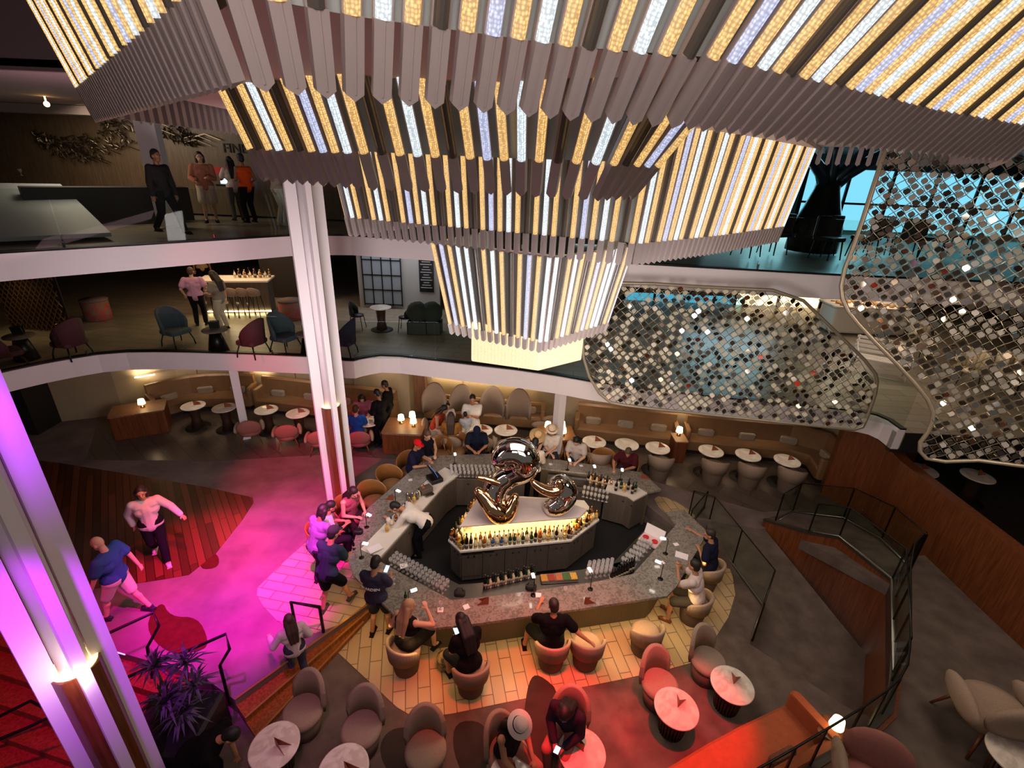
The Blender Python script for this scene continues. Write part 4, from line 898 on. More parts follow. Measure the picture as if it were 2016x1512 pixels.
def shell_fn(label):
    t = thing('shell_chair', (0, 0, 0), label, 'chair')
    MB().lathe([(.18, .3), (.27, .36), (.28, .43), (.2, .47), (0, .48)], seg=24).build('seat', 'leather', t)
    arcshell(MB(), .27, .3, .38, lambda u: .58+.24*cos(u*pi/2)**.7 if abs(u) < 1 else .58, radians(110), flare=.05).build('shell', mat('shellwood', '#8a5a2c', .35, coat=.3), t)
    MB().cyl((0, 0, 0.02), (0, 0, .32), .035).lathe([(.24, 0), (.24, .015), (.03, .04)], seg=24).build('pedestal', 'blackmetal', t)
    return t
def arm_fn(m):
    def fn(label):
        t = thing('lounge_armchair', (0, 0, 0), label, 'armchair')
        MB().lathe([(.22, .24), (.3, .28), (.33, .36), (.32, .42), (.2, .46), (0, .46)], seg=24, sx=1, sy=.92).build('seat', m, t)
        MB().ball((0, -.27, .58), (.33, .09, .26), 18, 10, Matrix.Rotation(radians(12), 3, 'X')).build('backrest', m, t)
        for s in (-1, 1): MB().ball((s*.34, .0, .5), (.07, .29, .13), 14, 8, Matrix.Rotation(radians(s*8), 3, 'Z')).build('armrest', 'fabric', t)
        for sx in (-1, 1):
            for sy in (-1, 1): MB().cyl((sx*.2, sy*.2, .28), (sx*.29, sy*.28, 0), .02, .012, 8).build('leg', 'wood', t)
        return t
    return fn
KST, KSL, KSH, KAR, KAF = Kind(stool_fn), Kind(slipper_fn), Kind(shell_fn), Kind(arm_fn('rose_fabric')), Kind(arm_fn('fabric'))
def face(p, q): return atan2(-(q[0]-p[0]), q[1]-p[1])
def seat(K, x, y, z, tx, ty, label, group=None, zf=0, sc=None):
    p = W(x, y, z+zf); q = W(tx, ty, z+zf); return K.put((p.x, p.y, zf), face(p, q), label, group, sc), p
seat(KST, 798, 1278, .45, 860, 1215, 'beige tub stool with the blond woman on it at the front bar')
seat(KST, 927, 1318, .45, 905, 1200, 'beige tub stool under the long haired person holding a phone')
seat(KST, 1087, 1270, .45, 1070, 1180, 'beige tub stool under the man in black at the front bar')
seat(KST, 1156, 1268, .45, 1140, 1180, 'empty beige tub stool that the man in black rests his arm on')
seat(KST, 1272, 1244, .45, 1230, 1170, 'empty beige tub stool standing alone on the tiles right of the front bar')
seat(KST, 1368, 1185, .45, 1310, 1150, 'beige tub stool under the man in white at the right of the bar')
seat(KST, 1394, 1122, .45, 1340, 1090, 'beige tub stool under the man in navy at the right of the bar')
seat(KSL, 595, 1398, .45, 530, 1490, 'rounded beige slipper chair at the steps, behind the far left marble table')
seat(KSL, 711, 1432, .45, 670, 1530, 'rounded beige slipper chair, middle of the three at lower left')
seat(KSL, 838, 1474, .45, 840, 1580, 'rounded beige slipper chair, rightmost of the three at lower left')
seat(KSL, 1300, 1344, .45, 1350, 1420, 'rosy lit slipper chair by the red lit table with a folded menu')
seat(KSL, 1396, 1298, .45, 1450, 1360, 'beige slipper chair beside the upper marble table at lower right')
seat(KSL, 1000, 1480, .45, 1060, 1540, 'slipper chair under the person in the pink hat')
seat(KSL, 1118, 1432, .45, 1100, 1520, 'slipper chair under the person in the dark top reading a phone')
for x, y, tx, ty, lb in ((770, 952, 830, 975, 'brown shell bar chair beside the folded menu on the left counter'), (736, 985, 790, 1010, 'brown shell bar chair next to the tall column'), (640, 1062, 700, 1050, 'brown shell bar chair under the bearded man'), (690, 1015, 730, 1040, 'brown shell bar chair under the woman with long dark hair')): seat(KSH, x, y, .45, tx, ty, lb, None, F1)
for x, y, lb in ((866, 893, 'brown shell chair at the back counter right of the red cap man'), (898, 884, 'brown shell chair at the back counter left of the navy cap man'), (938, 882, 'brown shell chair under the man in the navy cap'), (1187, 918, 'brown shell chair behind the back counter by the maroon shirt'), (1230, 925, 'brown shell chair under the man in maroon'), (1052, 893, 'brown shell chair under the woman in the straw hat'), (1083, 895, 'brown shell chair under the woman in the white hat'), (1135, 905, 'brown shell chair under the dark haired woman at the back counter'), (808, 925, 'brown shell chair under the man in the red cap')):
    seat(KSH, x, y, .45, x+(5 if x < 1100 else -5) , y+60, lb, None, F1)
def table_fn(ped):
    def fn(label):
        t = thing('round_table', (0, 0, 0), label, 'table')
        if ped:
            MB().lathe([(.34, 0), (.34, .02), (.06, .03)], seg=28).build('base', 'dark', t)
            MB().lathe([(.17, .03), (.12, .3), (.15, .66), (.17, .69)], seg=20).build('pedestal', 'brownmetal', t); z = .7
        else:
            b = MB()
            for k in range(26): a = 2*pi*k/26; b.cyl((.17*cos(a), .17*sin(a), 0), (.22*cos(a), .22*sin(a), .5), .016, .02, 6)
            b.lathe([(.15, 0), (.2, .5)], seg=24); b.build('ribbed_base', 'brownmetal', t); z = .5
        MB().lathe([(0, z), (.3, z), (.325, z+.01), (.325, z+.03), (.31, z+.035), (0, z+.035)], seg=40).build('marble_top', 'marble', t)
        return t
    return fn
KTL, KTP = Kind(table_fn(0)), Kind(table_fn(1))
def table(K, x, y, h, zf, label, menu=None, r=0):
    p = W(x, y, zf+h); K.put((p.x, p.y, zf), 0, label, None)
    if menu: MK.put((p.x+.02, p.y, zf+h+.002), r, menu)
    return p
table(KTL, 540, 1467, .535, 0, 'round marble table at the lower left with a brown folded menu', 'brown folded menu on the lower left marble table', -.3)
table(KTL, 676, 1514, .535, 0, 'round marble table cut by the bottom edge, second from the left', 'brown folded menu on the table cut by the bottom edge', -.3)
table(KTL, 1332, 1393, .535, 0, 'round marble table glowing red with a half open menu', 'half open brown and white menu on the red lit table', 1.0)
table(KTL, 1442, 1347, .535, 0, 'round pinkish marble table, the upper one at lower right', 'half open menu on the upper table at lower right', 1.0)
table(KTL, 1146, 1480, .535, 0, 'bright red lit marble table in front of the person in the dark top', 'large red folded menu on the bright red table at the bottom', 2.2)
table(KTL, 1012, 1530, .535, 0, 'red lit marble table at the bottom edge before the person in the pink hat', 'red folded menu with a phone on the table at the bottom edge', 2.0)
for q, (x, y, lb, r) in enumerate(((380, 798, 'leftmost round table of the curved banquette', .8), (441, 802, 'round table half hidden by the thin white column at far left', .8), (524, 806, 'round table at the start of the second banquette', .8), (586, 813, 'round table just left of the tall white column', .8),
        (725, 829, 'round table with an open book between the seated woman and waiter', None), (893, 845, 'round table among the family in the middle niche', None), (947, 846, 'round table left of the two in the middle niche', .5), (996, 846, 'round table rightmost in the middle niche', .5),
        (1170, 869, 'round table leftmost before the right tan banquette', .5), (1234, 874, 'empty round table in the middle before the right tan banquette', None), (1295, 881, 'round table rightmost before the right tan banquette', .5), (1400, 887, 'round table leftmost before the corner banquette', .5), (1473, 895, 'round table in the middle before the corner banquette', .5), (1550, 906, 'round table rightmost before the corner banquette', .5))):
    table(KTP, x, y, .735, F1, lb, None if r is None else 'brown folded menu on the '+lb[:lb.find('table')+5].replace('round ', 'round ')+' '+' '.join(lb[lb.find('table')+6:].split()[:9]), r)
    if q not in (1, 5):
        pp = W(x, y, F1+.735); light('SPOT', (pp.x, pp.y, 2.5), 20, WW, (pp.x, pp.y, .9), .03, 46, .5)
for x, y, lb in ((492, 842, 'rose armchair beside the thin white column at the far left'), (566, 850, 'rose armchair facing the banquette left of the tall column'), (630, 862, 'rose armchair partly hidden behind the tall white column'), (708, 862, 'rose armchair under the man in blue beside the tall column')): seat(KAR, x, y, .42, x+8, y-60, lb, None, F1, .95)
for x, y, tx, ty, lb in ((855, 848, 900, 850, 'beige armchair under the woman in red at the family table'), (888, 872, 892, 820, 'beige armchair under the woman in the patterned dress'), (1062, 850, 1010, 845, 'pair of beige armchairs right of the middle niche tables'), (1085, 838, 1040, 836, 'beige armchair at the right end of the middle niche'), (950, 872, 948, 820, 'beige armchair behind the man in the navy cap'), (998, 876, 996, 820, 'beige armchair before the rightmost middle niche table')): seat(KAF, x, y, .42, tx, ty, lb, None, F1, .95)
for x, y, lb in ((1300, 912, 'dark tub stool left of the corner banquette tables'), (1406, 920, 'dark tub stool before the leftmost corner banquette table'), (1478, 928, 'dark tub stool before the middle corner banquette table'), (1557, 937, 'dark tub stool before the rightmost corner banquette table'), (1178, 905, 'dark tub stool behind the dark haired woman at the back counter')): seat(KST, x, y, .45, x-4, y-60, lb, None, F1, 1.12)
# banquettes
def banquette(name, label, path, zf, depth=.62, hb=1.05, m='leather', npil=3, cm='cushion', ends=True):
    """path: plan points of the seat front, wall on the left of travel"""
    P = smooth_poly(path, 1); P = [(p[0], p[1]) for p in P]; o = P[0]; t = thing(name, (o[0], o[1], zf), label, 'banquette')
    L = [(p[0]-o[0], p[1]-o[1]) for p in P]
    def strip(nm, d0, d1, z0, z1, mm, rnd=0, par=t):
        a, c = offset(L, d0) if d0 else [Vector(p) for p in L], offset(L, d1); a2, c2 = offset(L, d0+rnd), offset(L, d1-rnd)
        b = MB(); n = len(L); rows = [(a, z0), (a, z1-rnd), (a2, z1), (c2, z1), (c, z1-rnd), (c, z0)]; vs = []
        for R_, z in rows: vs += [(p.x, p.y, z) for p in R_]
        fs = [(r*n+i, r*n+i+1, ((r+1) % 6)*n+i+1, ((r+1) % 6)*n+i) for r in range(6) for i in range(n-1)]+[tuple(r*n for r in range(6))[::-1], tuple(r*n+n-1 for r in range(6))]
        return b.add(vs, fs, False).build(nm, mm, par)
    strip('plinth', .06, depth, 0, .12, 'dark'); strip('seat', 0, depth, .14, .46, m, .05); strip('backrest', depth-.14, depth+.04, .4, hb, m, .05)
    if ends:
        for k, s in ((0, 1), (-1, -1)):
            p = Vector(L[k]); q = offset(L, depth)[k]; d = (q-p); m_ = (p+q)/2; b = MB(); b.rbox((m_.x, m_.y, .14), (d.length, .14, .62), .06, atan2(d.y, d.x)); b.build('end_arm', m, t)
    R = resample([Vector(p) for p in offset(L, depth-.22)], npil*2+1)
    for k in range(npil):
        p = R[2*k+1]; d = R[2*k+2]-R[2*k]; MB().rbox((p.x, p.y, .46), (.46, .12, .2), .05, atan2(d.y, d.x)).build('pillow', cm, t)
    return t
banquette('banquette', 'curved tan leather banquette at the far left under the middle deck', px([(314, 831), (375, 813), (420, 807), (495, 808)], F1), F1, npil=3)
banquette('banquette', 'long tan leather banquette passing behind the tall white column', px([(506, 812), (564, 818), (630, 827), (705, 836), (768, 845)], F1), F1, npil=4)
banquette('banquette', 'tan leather banquette of the middle niche behind the family', px([(838, 830), (900, 838), (1000, 846), (1066, 852)], F1), F1, npil=4, hb=.75)
banquette('banquette', 'straight tan leather banquette with three pillows right of the thin column', px([(1132, 869), (1230, 880), (1327, 891)], F1), F1, npil=3)
banquette('banquette', 'corner tan leather banquette wrapping round to the wooden wall', px([(1348, 893), (1460, 905), (1578, 916), (1600, 950)], F1), F1, npil=4)
for k, (x, y) in enumerate(((850, 822), (905, 826), (967, 830), (1020, 835))):
    p = W(x, y, F1+.5); t = thing('high_back_panel', (p.x, p.y+.25, F1), 'rounded beige booth back, number %s from the left in the middle niche' % ['one', 'two', 'three', 'four'][k], 'booth back')
    arcshell(MB(), .38, .46, .4, lambda u: .8+.55*max(0, cos(u*pi/2))**.6, radians(60)).build('shell', 'fabric', t)
    t.rotation_euler.z = pi
for a, c in (((-2.6, 14.6), (.8, 14.2)), ((-8.4, 14.58), (-7.9, 14.5)), ((4.8, 13.08), (5.3, 13.02)), ((-11.5, 13.55), (-11.1, 13.85))):
    tagd(MB().box(((a[0]+c[0])/2, (a[1]+c[1])/2-.04, 1.5), (hypot(c[0]-a[0], c[1]-a[1]), .06, .02), atan2(c[1]-a[1], c[0]-a[0])), 'wall_strip_light', 'strip', 'thin warm strip light %s' % {-2.6: 'behind the booth backs in the middle niche', -8.4: 'between the first and second banquettes', 4.8: 'between the right tan banquettes', -11.5: 'behind the small lamp at the far left'}[a[0]], 'strip light')
    light('AREA', ((a[0]+c[0])/2, (a[1]+c[1])/2-.15, 1.5), 7 if a[0] > -3 else 6, WW, ((a[0]+c[0])/2, (a[1]+c[1])/2+.3, 1.9), max(.4, c[0]-a[0]), sy=.05)
for x in (-10, -7, -4, -.8, 2.6, 5, 7.2): light('SPOT', (x, 13.2-.08*x, 2.52), 26, WW, (x, 14.2-.1*x, .6), .05, 110, .9)
# side cabinets holding the small lamps
def sidecab(x, y, w_, d_, h_, r, lb): 
    p = W(x, y, F1+h_); t = thing('side_cabinet', (p.x, p.y, F1), lb, 'cabinet', None, r); MB().rbox((0, 0, 0), (w_, d_, h_-.03), .04).build('body', 'wood', t); MB().rbox((0, 0, h_-.03), (w_+.03, d_+.03, .03), .04).build('top', 'wood_light', t); return p
sidecab(272, 803, 1.3, .8, .75, .5, 'round ended wooden cabinet with a lamp at the far left')
sidecab(797, 838, 1.1, .9, .7, 0, 'wooden cabinet carrying three small lamps')
sidecab(1095, 852, 1.0, .8, .7, .1, 'wooden cabinet with lamps beside the thin column')
sidecab(1338, 861, .35, .5, .7, 0, 'narrow wooden cabinet with a lamp between the right banquettes')
def lamp_fn(label):
    t = thing('table_lamp', (0, 0, 0), label, 'lamp'); MB().lathe([(.06, 0), (.06, .012), (.012, .02), (.012, .12)], seg=16).build('base', 'gold', t); MB().lathe([(.095, .1), (.075, .24), (.06, .245), (0, .245)], seg=18).build('lamp_shade', 'lamp', t); return t
KL = Kind(lamp_fn)
for x, y, h_, zf, lb in ((281, 801, .76, F1, 'small glowing table lamp on the far left wooden cabinet'), (790, 832, .72, F1, 'left of three small lamps on the wooden cabinet'), (812, 826, .72, F1, 'rear of three small lamps on the wooden cabinet'), (814, 838, .72, F1, 'right of three small lamps on the wooden cabinet'),
                   (1078, 846, .72, F1, 'small lamp left of the thin white column'), (1108, 857, .72, F1, 'small lamp right of the thin white column'), (1106, 845, .72, F1, 'rear small lamp right of the thin white column'), (1336, 856, .72, F1, 'small lamp between the two right banquettes'), (1642, 1438, .74, 0, 'glowing table lamp behind the handrail at lower right')):
    p = W(x, y, zf+h_); KL.put((p.x, p.y, zf+h_), 0, lb); light('POINT', (p.x, p.y-.02, zf+h_+.32), 1.8, WARM, size=.05)
p = W(1642, 1440, .72); t = thing('side_cabinet', (p.x, p.y, 0), 'brown cabinet under the lamp behind the handrail at lower right', 'cabinet', None, .8); MB().rbox((0, 0, 0), (.34, .34, .7), .05).build('body', 'wood', t); MB().rbox((0, 0, .7), (.36, .36, .03), .05).build('top', 'wood', t)
# wooden pilasters of the niche and their sconce
for x, y, w_, lb in ((811, 812, .9, 'wooden pilaster with a wall lamp left of the middle niche'), (1108, 818, .5, 'wooden pilaster right of the middle niche')):
    p = W(x, y, F1); tagd(MB().box((0, 0, 1.13), (w_, .35, 2.26)), 'pilaster', 'wood_light', lb, 'pilaster', None, (p.x, p.y+.25, F1))
p = W(811, 784, 1.6); pp = W(811, 812, F1); t = thing('wall_sconce', (pp.x, pp.y+.03, 1.75), 'small glowing sconce on the wooden pilaster', 'lamp'); MB().box((0, 0, 0), (.12, .07, .05)).build('bracket', 'gold', t); MB().box((0, -.01, .1), (.1, .06, .14), taper=.8).build('lamp_shade', 'lamp', t)
light('POINT', (pp.x, pp.y-.12, 2.05), 4, WARM, size=.04)
# sofa at the lower right, below the terrace
banquette('sofa', 'long orange sofa with a fuzzy pillow behind the handrail at lower right', px([(1548, 1386), (1420, 1447), (1310, 1514), (1200, 1580)], 0.42), 0, .8, .72, 'orange_sofa', 2, mat('fuzzy', '#8c5540', .95, var=.5, vs=80, bump=.8, bs=200))
t, p = seat(KAF, 1955, 1405, .45, 1900, 1330, 'large beige armchair on the terrace at the right edge', None, TZ, 1.35); 
p = W(2010, 1490, TZ+.55); KTL.put((p.x, p.y, TZ), 0, 'marble table cut by the right edge beside the large beige armchair')
p = W(1722, 1548, TZ+.45); KAR.put((p.x, p.y, TZ), radians(150), 'rose lit armchair at the bottom edge on the terrace', None, 1.1)
for x, y, lb in ((1815, 925, 'pale round table on the dark floor behind the wooden wall, the left one'), (1925, 937, 'pale round table on the dark floor behind the wooden wall, the right one')):
    p = W(x, y, .95+.735); KTP.put((p.x, p.y, .96), 0, lb, None, 1); MK.put((p.x, p.y, 1.7), .5, 'menu on the '+lb[:5]+lb[11:])
    light('SPOT', (p.x, p.y, 2.9), 5, WW, (p.x, p.y, 1.7), .03, 40, .6)
p = WP(1718, 905, V2(1617, 972, F1), V2(1700, 992, F1)); tagd(MB().box((0, 0, 0), (.12, .05, .42)), 'wall_light', 'lamp', 'narrow white light on the wooden wall at the end of the banquettes', 'lamp', None, (p.x+.05, p.y-.08, p.z))
# ------------------------------------------------------------------ railings
def rail_glass(name, label, pts, h=1.0, closed=True):
    """pts: 3-D base points"""
    t = thing(name, pts[0], label, 'glass railing'); o = Vector(pts[0]); up = Vector((0, 0, h))
    for a, c in zip(pts, pts[1:]):
        a, c = Vector(a)-o, Vector(c)-o; d = (c-a); n = Vector((d.y, -d.x, 0)).normalized()*.007; k = max(1, int(d.length/1.1))
        for q in range(k):
            p, r = a+d*(q/k+.01), a+d*((q+1)/k-.01)
            MB().add([p+n, r+n, r+n+up, p+n+up, p-n, r-n, r-n+up, p-n+up], [(0, 1, 2, 3), (7, 6, 5, 4), (0, 4, 5, 1), (2, 6, 7, 3), (1, 5, 6, 2), (0, 3, 7, 4)]).build('glass_panel', 'glass', t)
            MB().box(a+d*(q/k)+up*.5, (.022, .022, h)).build('post', 'blackmetal', t)
    MB().box(Vector(pts[-1])-o+up*.5, (.022, .022, h)).build('post', 'blackmetal', t)
    MB().tube([Vector(p)-o+up for p in pts], .014, 6).build('handrail', 'blackmetal', t)
    MB().tube([Vector(p)-o+Vector((0, 0, .02)) for p in pts], .03, 6).build('base_channel', 'steel', t)
    return t
rail_glass('glass_railing', 'glass railing with thin black posts along the bar side of the ramp', [W(1352, 1030, .1), W(1392, 1042, .02), W(1502, 1194, .02), W(1480, 1262, .02)], .95)
rail_glass('glass_railing', 'short glass railing at the back corner beside the counter end', [W(1355, 1038, F1), W(1386, 1000, F1)], .5)
rail_glass('glass_railing', 'glass railing on top of the wooden ramp wall', [Vector((p.x, p.y, z+.05)) for p, z in zip(rw[1:5], ztop[1:5])], .75)
rail_glass('glass_railing', 'far glass railing between the back ramp and banquettes', [W(1525, 1030, F1), W(1560, 1008, F1), W(1660, 1020, F1+.2), W(1735, 1062, .8), W(1793, 1120, TZ)], .85)
rr = [Vector((p[0], p[1], TZ)) for p in smooth_poly([Vector((8.0, 7.5, 0)), Vector((7.38, 7.07, 0))]+rw[4:], 1)]
t = rail_glass('curved_glass_railing', 'curved glass railing with a dark handrail around the terrace edge', [Vector((p.x, p.y, TZ+.03)) for p in rr], .8)
# black metal handrails by the steps and the lower stair
def hoop(label, pts, r=.022):
    o = Vector(pts[0]); t = thing('handrail', o, label, 'handrail'); MB().tube([Vector(p)-o for p in pts], r, 8).build('rail', 'blackmetal', t); return t
a, c = W(577, 1262, F1), W(630, 1265, 0.0)
a, c = W(588, 1262, F1), W(640, 1262, 0.1)
hoop('black hooped handrail at the top of the two wooden steps', [a, a+Vector((0, 0, .9)), Vector((c.x, c.y, .92)), Vector((c.x, c.y, .1))], .028)
def zpt(x, y, z): return W(x, y, z)
hoop('black stair handrail near the left column, bending down at its end', [zpt(150, 1268, 1.2), zpt(215, 1246, 1.25), zpt(302, 1206, 1.3), zpt(313, 1232, 1.12), zpt(290, 1274, .8), zpt(300, 1335, F1)], .024)
hoop('black stair handrail passing behind the spiky plant', [zpt(120, 1395, .7), zpt(240, 1338, 1.0), zpt(445, 1248, 1.3), zpt(452, 1278, 1.1), zpt(433, 1310, .8), zpt(453, 1388, F1)], .024)
hoop('black lower handrail crossing the bottom left corner', [zpt(-60, 1480, .2), zpt(60, 1430, .4), zpt(110, 1405, .5), zpt(60, 1380, .45), zpt(-60, 1440, .2)], .024)
# planter with a spiky plant
pp = W(352, 1405, .6); t = thing('potted_plant', (pp.x, pp.y, 0), 'dark spiky leaved plant in a black planter beside the left column', 'plant')
MB().rbox((0, -.1, -.1), (.95, .9, .75), .08).build('planter', 'black', t)
rg = random.Random(21); b = MB()
for cx, cy, cz, n_ in ((-.25, .15, 1.35, 40), (.2, .15, 1.45, 44), (.35, .0, 1.2, 30), (0, -.1, 1.0, 60), (-.15, .0, .9, 40), (.2, -.15, .85, 50)):
    for k in range(n_):
        a = rg.uniform(0, 2*pi); e = rg.uniform(-.3, 1.3); l = rg.uniform(.22, .42); d = Vector((cos(a)*cos(e), sin(a)*cos(e), sin(e))); s_ = d.cross(Vector((0, 0, 1))).normalized()*.018; o = Vector((cx, cy, cz)); m_ = o+d*l*.55+Vector((0, 0, .02)); q = o+d*l+Vector((0, 0, -.08))
        b.add([o-s_*.4, o+s_*.4, m_+s_, q, m_-s_], [(0, 1, 2, 4), (4, 2, 3)])
b.build('foliage', 'foliage', t)['kind'] = 'stuff'
b = MB()
for cx, cy, cz in ((-.25, .15, 1.35), (.2, .15, 1.45), (.35, 0, 1.2), (0, -.1, 1.0)): b.tube([(cx*.3, cy*.3, .6), (cx*.7, cy*.7, .9), (cx, cy, cz)], .022, 6)
b.build('stem', 'brownmetal', t)
p = W(32, 1462, -.4); tagd(MB().rbox((0, 0, 0), (.14, .22, .03), .03), 'floor_light', 'lamp', 'small pale glowing floor light in the bottom left corner', 'lamp', None, (p.x, p.y, -.62))
# ------------------------------------------------------------------ middle deck furniture
Z2 = 2.99
def tubchair(x, y, tx, ty, lb, m='slate'):
    p = W(x, y, Z2+.45); q = W(tx, ty, Z2+.45); t = thing('wing_chair', (p.x, p.y, Z2), lb, 'chair', None, face(p, q))
    MB().rbox((0, 0, .34), (.58, .56, .12), .08).build('seat', m, t); arcshell(MB(), .27, .33, .36, lambda u: .62+.42*max(0, cos(u*pi/2))**.7, radians(95), flare=.04).build('backrest', m, t)
    for sx in (-1, 1):
        for sy in (-1, 1): MB().tube([(sx*.22, sy*.2, .35), (sx*.27, sy*.26, .15), (sx*.28, sy*.28, 0)], .018, 6).build('leg', 'blackmetal', t)
mat('slate', '#3c4650', .8); mat('maroon', '#4a2026', .8); mat('indigo', '#2b2440', .8)
for a in ((345, 648, 400, 660, 'slate blue wing chair left of the small table on the middle deck'), (495, 668, 440, 660, 'dark red wing chair right of the small table on the middle deck', 'maroon'), (560, 660, 610, 670, 'slate wing chair with papers just left of the tall column on the middle deck'), (675, 668, 620, 665, 'dark wing chair just right of the tall column on the middle deck', 'indigo'), (135, 670, 60, 660, 'dark red and blue wing chair at the far left of the middle deck', 'maroon'), (8, 690, 60, 680, 'dark chair cut by the left edge on the middle deck', 'maroon')): tubchair(*a)
def cone_table(x, y, lb, menu=True):
    p = W(x, y, Z2+.62); t = thing('cone_table', (p.x, p.y, Z2), lb, 'table'); MB().lathe([(.26, 0), (.13, .58)], seg=20).build('cone_base', 'blackmetal', t); MB().lathe([(.3, .58), (.31, .6), (.3, .62), (0, .62)], seg=28).build('tabletop', 'plaza_carpet', t)
    if menu: tagd(MB().box((0, 0, .11), (.22, .03, .2), .3, .2).box((0, .06, .11), (.22, .03, .2), .3, -.2), 'menu_stand', 'black', 'menu stand on the '+lb, 'menu', None, (p.x, p.y, Z2+.625))
cone_table(422, 648, 'round cone footed table between the wing chairs of the middle deck'); cone_table(605, 656, 'round cone footed table hidden behind the tall column'); cone_table(36, 660, 'round cone footed table at the far left of the middle deck')
# bar counter of the middle deck with stools
a, c = W(395, 552, Z2+1.1), W(524, 552, Z2+1.1); d = c-a
t = thing('deck_bar', (a.x, a.y, Z2), 'lit bar counter with bottles at the back of the middle deck', 'bar', None, atan2(d.y, d.x)); L = d.length
MB().box((L/2, .35, .55), (L, .6, 1.06)).build('body', 'cabinet', t); MB().box((L/2, .25, 1.1), (L+.2, .9, .05)).build('countertop', 'worktop', t); MB().box((L/2, .02, .06), (L, .02, .03)).build('light_strip', 'strip', t)
light('AREA', (a.x+d.x/2, a.y+.6, 5.4), 30, WARM, (a.x+d.x/2, a.y+.4, 3), 2.0); light('AREA', (a.x+d.x/2, a.y-.3, Z2+.5), 9, WARM, (a.x+d.x/2, a.y-1, Z2), 2.0, sy=.1)
def hs_fn(label):
    t = thing('bar_stool', (0, 0, 0), label, 'stool'); MB().lathe([(.17, .7), (.19, .73), (.18, .78), (0, .79)], seg=16).build('seat', 'fabric', t); arcshell(MB(), .17, .2, .74, lambda u: .86+.12*max(0, cos(u*pi/2)), radians(90), 12).build('backrest', 'fabric', t)
    for sx in (-1, 1):
        for sy in (-1, 1): MB().cyl((sx*.12, sy*.12, .72), (sx*.19, sy*.19, 0), .014, .012, 6).build('leg', 'blackmetal', t)
    return t
KH = Kind(hs_fn)
for k in range(5): p = a+d*(.25+.16*k); KH.put((p.x, p.y-.45, Z2), 0, 'beige bar stool along the middle deck bar', 'stools at the middle deck bar')
for k in range(14): p = a+d*(.45+.04*k); put_bottle(['clear', 'amber', 'dark'][k % 3], p.x, p.y+.3+.1*(k % 2), Z2+1.13, 'on the middle deck bar', 'middle deck %s bottles' % ['clear', 'amber', 'dark'][k % 3])
# lattice screen, dark panels, patterned pouffes
p, q = W(20, 648, Z2), W(140, 655, Z2)
t = thing('lattice_screen', (p.x, p.y, Z2), 'brown diamond lattice screen at the left of the middle deck', 'screen', None, atan2(q.y-p.y, q.x-p.x)); L = (q-p).length; MB().box((L/2, .08, 1.2), (L, .02, 2.4)).build('panel', 'dark', t); b = MB()
for k in range(-10, 22):
    for s in (-1, 1):
        x0 = L*k/12; pts = [(x0+s*z*.62, z) for z in [i*.15 for i in range(17)]]; pts = [(x, z) for x, z in pts if 0 <= x <= L]
        if len(pts) > 1: b.tube([(x, 0, z) for x, z in pts], .012, 4)
b.build('lattice', mat('bronze', '#9a7038', .35, metal=.7), t)
light('SPOT', (p.x+.5, p.y-1.0, 5.4), 45, WARM, (p.x+1, p.y-.3, 3), .05, 70, .8)
for x, y, lb in ((190, 610, 'round red patterned pouffe at the left of the middle deck'), (572, 610, 'round red patterned pouffe before the dark panel of the middle deck')):
    p = W(x, y, Z2+.3); t = thing('pouffe', (p.x, p.y, Z2), lb, 'pouffe'); MB().lathe([(.33, 0), (.35, .05), (.35, .6)], seg=24).build('drum', mat('redpattern', '#a03028', .8, kind='noise', col2='#6b6258', vs=6), t); MB().lathe([(.36, .6), (.36, .64), (0, .65)], seg=24).build('top', 'plaza_carpet', t)
p, q = W(528, 590, Z2), W(600, 590, Z2); tagd(MB().box((0, 0, 1.3), ((q-p).length+1.2, .3, 2.6)), 'wall_panel', mat('dark_panel', '#2c241f', .6), 'dark ribbed panel behind the tall column on the middle deck', 'panel', None, ((p.x+q.x)/2+.3, p.y+.5, Z2))
p, q = W(705, 615, Z2), W(848, 630, Z2)
struct(MB().box(((p.x+q.x)/2, p.y+.8, 4.3), ((q-p).length+.2, .2, 2.7)).build('wall_shop', mat('offwhite', '#8f8a84', .7)))
b = MB(); b.box(((p.x*.72+q.x*.28), p.y+.66, 4.2), ((q-p).length*.5, .06, 2.2)); struct(b.build('window_4', mat('frosted', '#7c8084', .3))); b = MB(); L = (q-p).length
for k in range(5): b.box((p.x+L*(.03+.125*k), p.y+.62, 4.2), (.03, .06, 2.2))
for k in range(5): b.box((p.x+L*.28, p.y+.62, 3.15+k*.52), (L*.5, .06, .03))
struct(b.build('window_4_frame', 'blackmetal'))
x_ = p.x+L*.86; t = thing('menu_board', (x_, p.y+.66, 4.1), 'framed black menu board on the pale wall of the middle deck', 'sign'); MB().box((0, 0, .2), (.5, .05, 1.3)).build('frame', 'blackmetal', t); b = MB()
for k in range(12): b.box((0, -.03, .7-k*.09), (.2+.1*((k*7) % 3), .01, .025))
b.build('printed_lines', mat('greyprint', '#8f8f8f', .7), t)
p = W(749, 604, Z2+.74); KTP.put((p.x, p.y, Z2), 0, 'white bistro table between two dark chairs on the middle deck')
for s, lb in ((-1, 'dark bistro chair left of the white bistro table'), (1, 'dark bistro chair right of the white bistro table')):
    t = thing('bistro_chair', (p.x+s*.75, p.y, Z2), lb, 'chair', None, radians(s*90)); MB().lathe([(.2, .42), (.21, .46), (0, .47)], seg=18).build('seat', 'black', t); arcshell(MB(), .2, .225, .46, lambda u: .62+.25*max(0, cos(u*pi/2)), radians(85), 12).build('backrest', 'black', t)
    for sx in (-1, 1):
        for sy in (-1, 1): MB().cyl((sx*.15, sy*.15, .43), (sx*.2, sy*.2, 0), .014, .012, 6).build('leg', 'black', t)
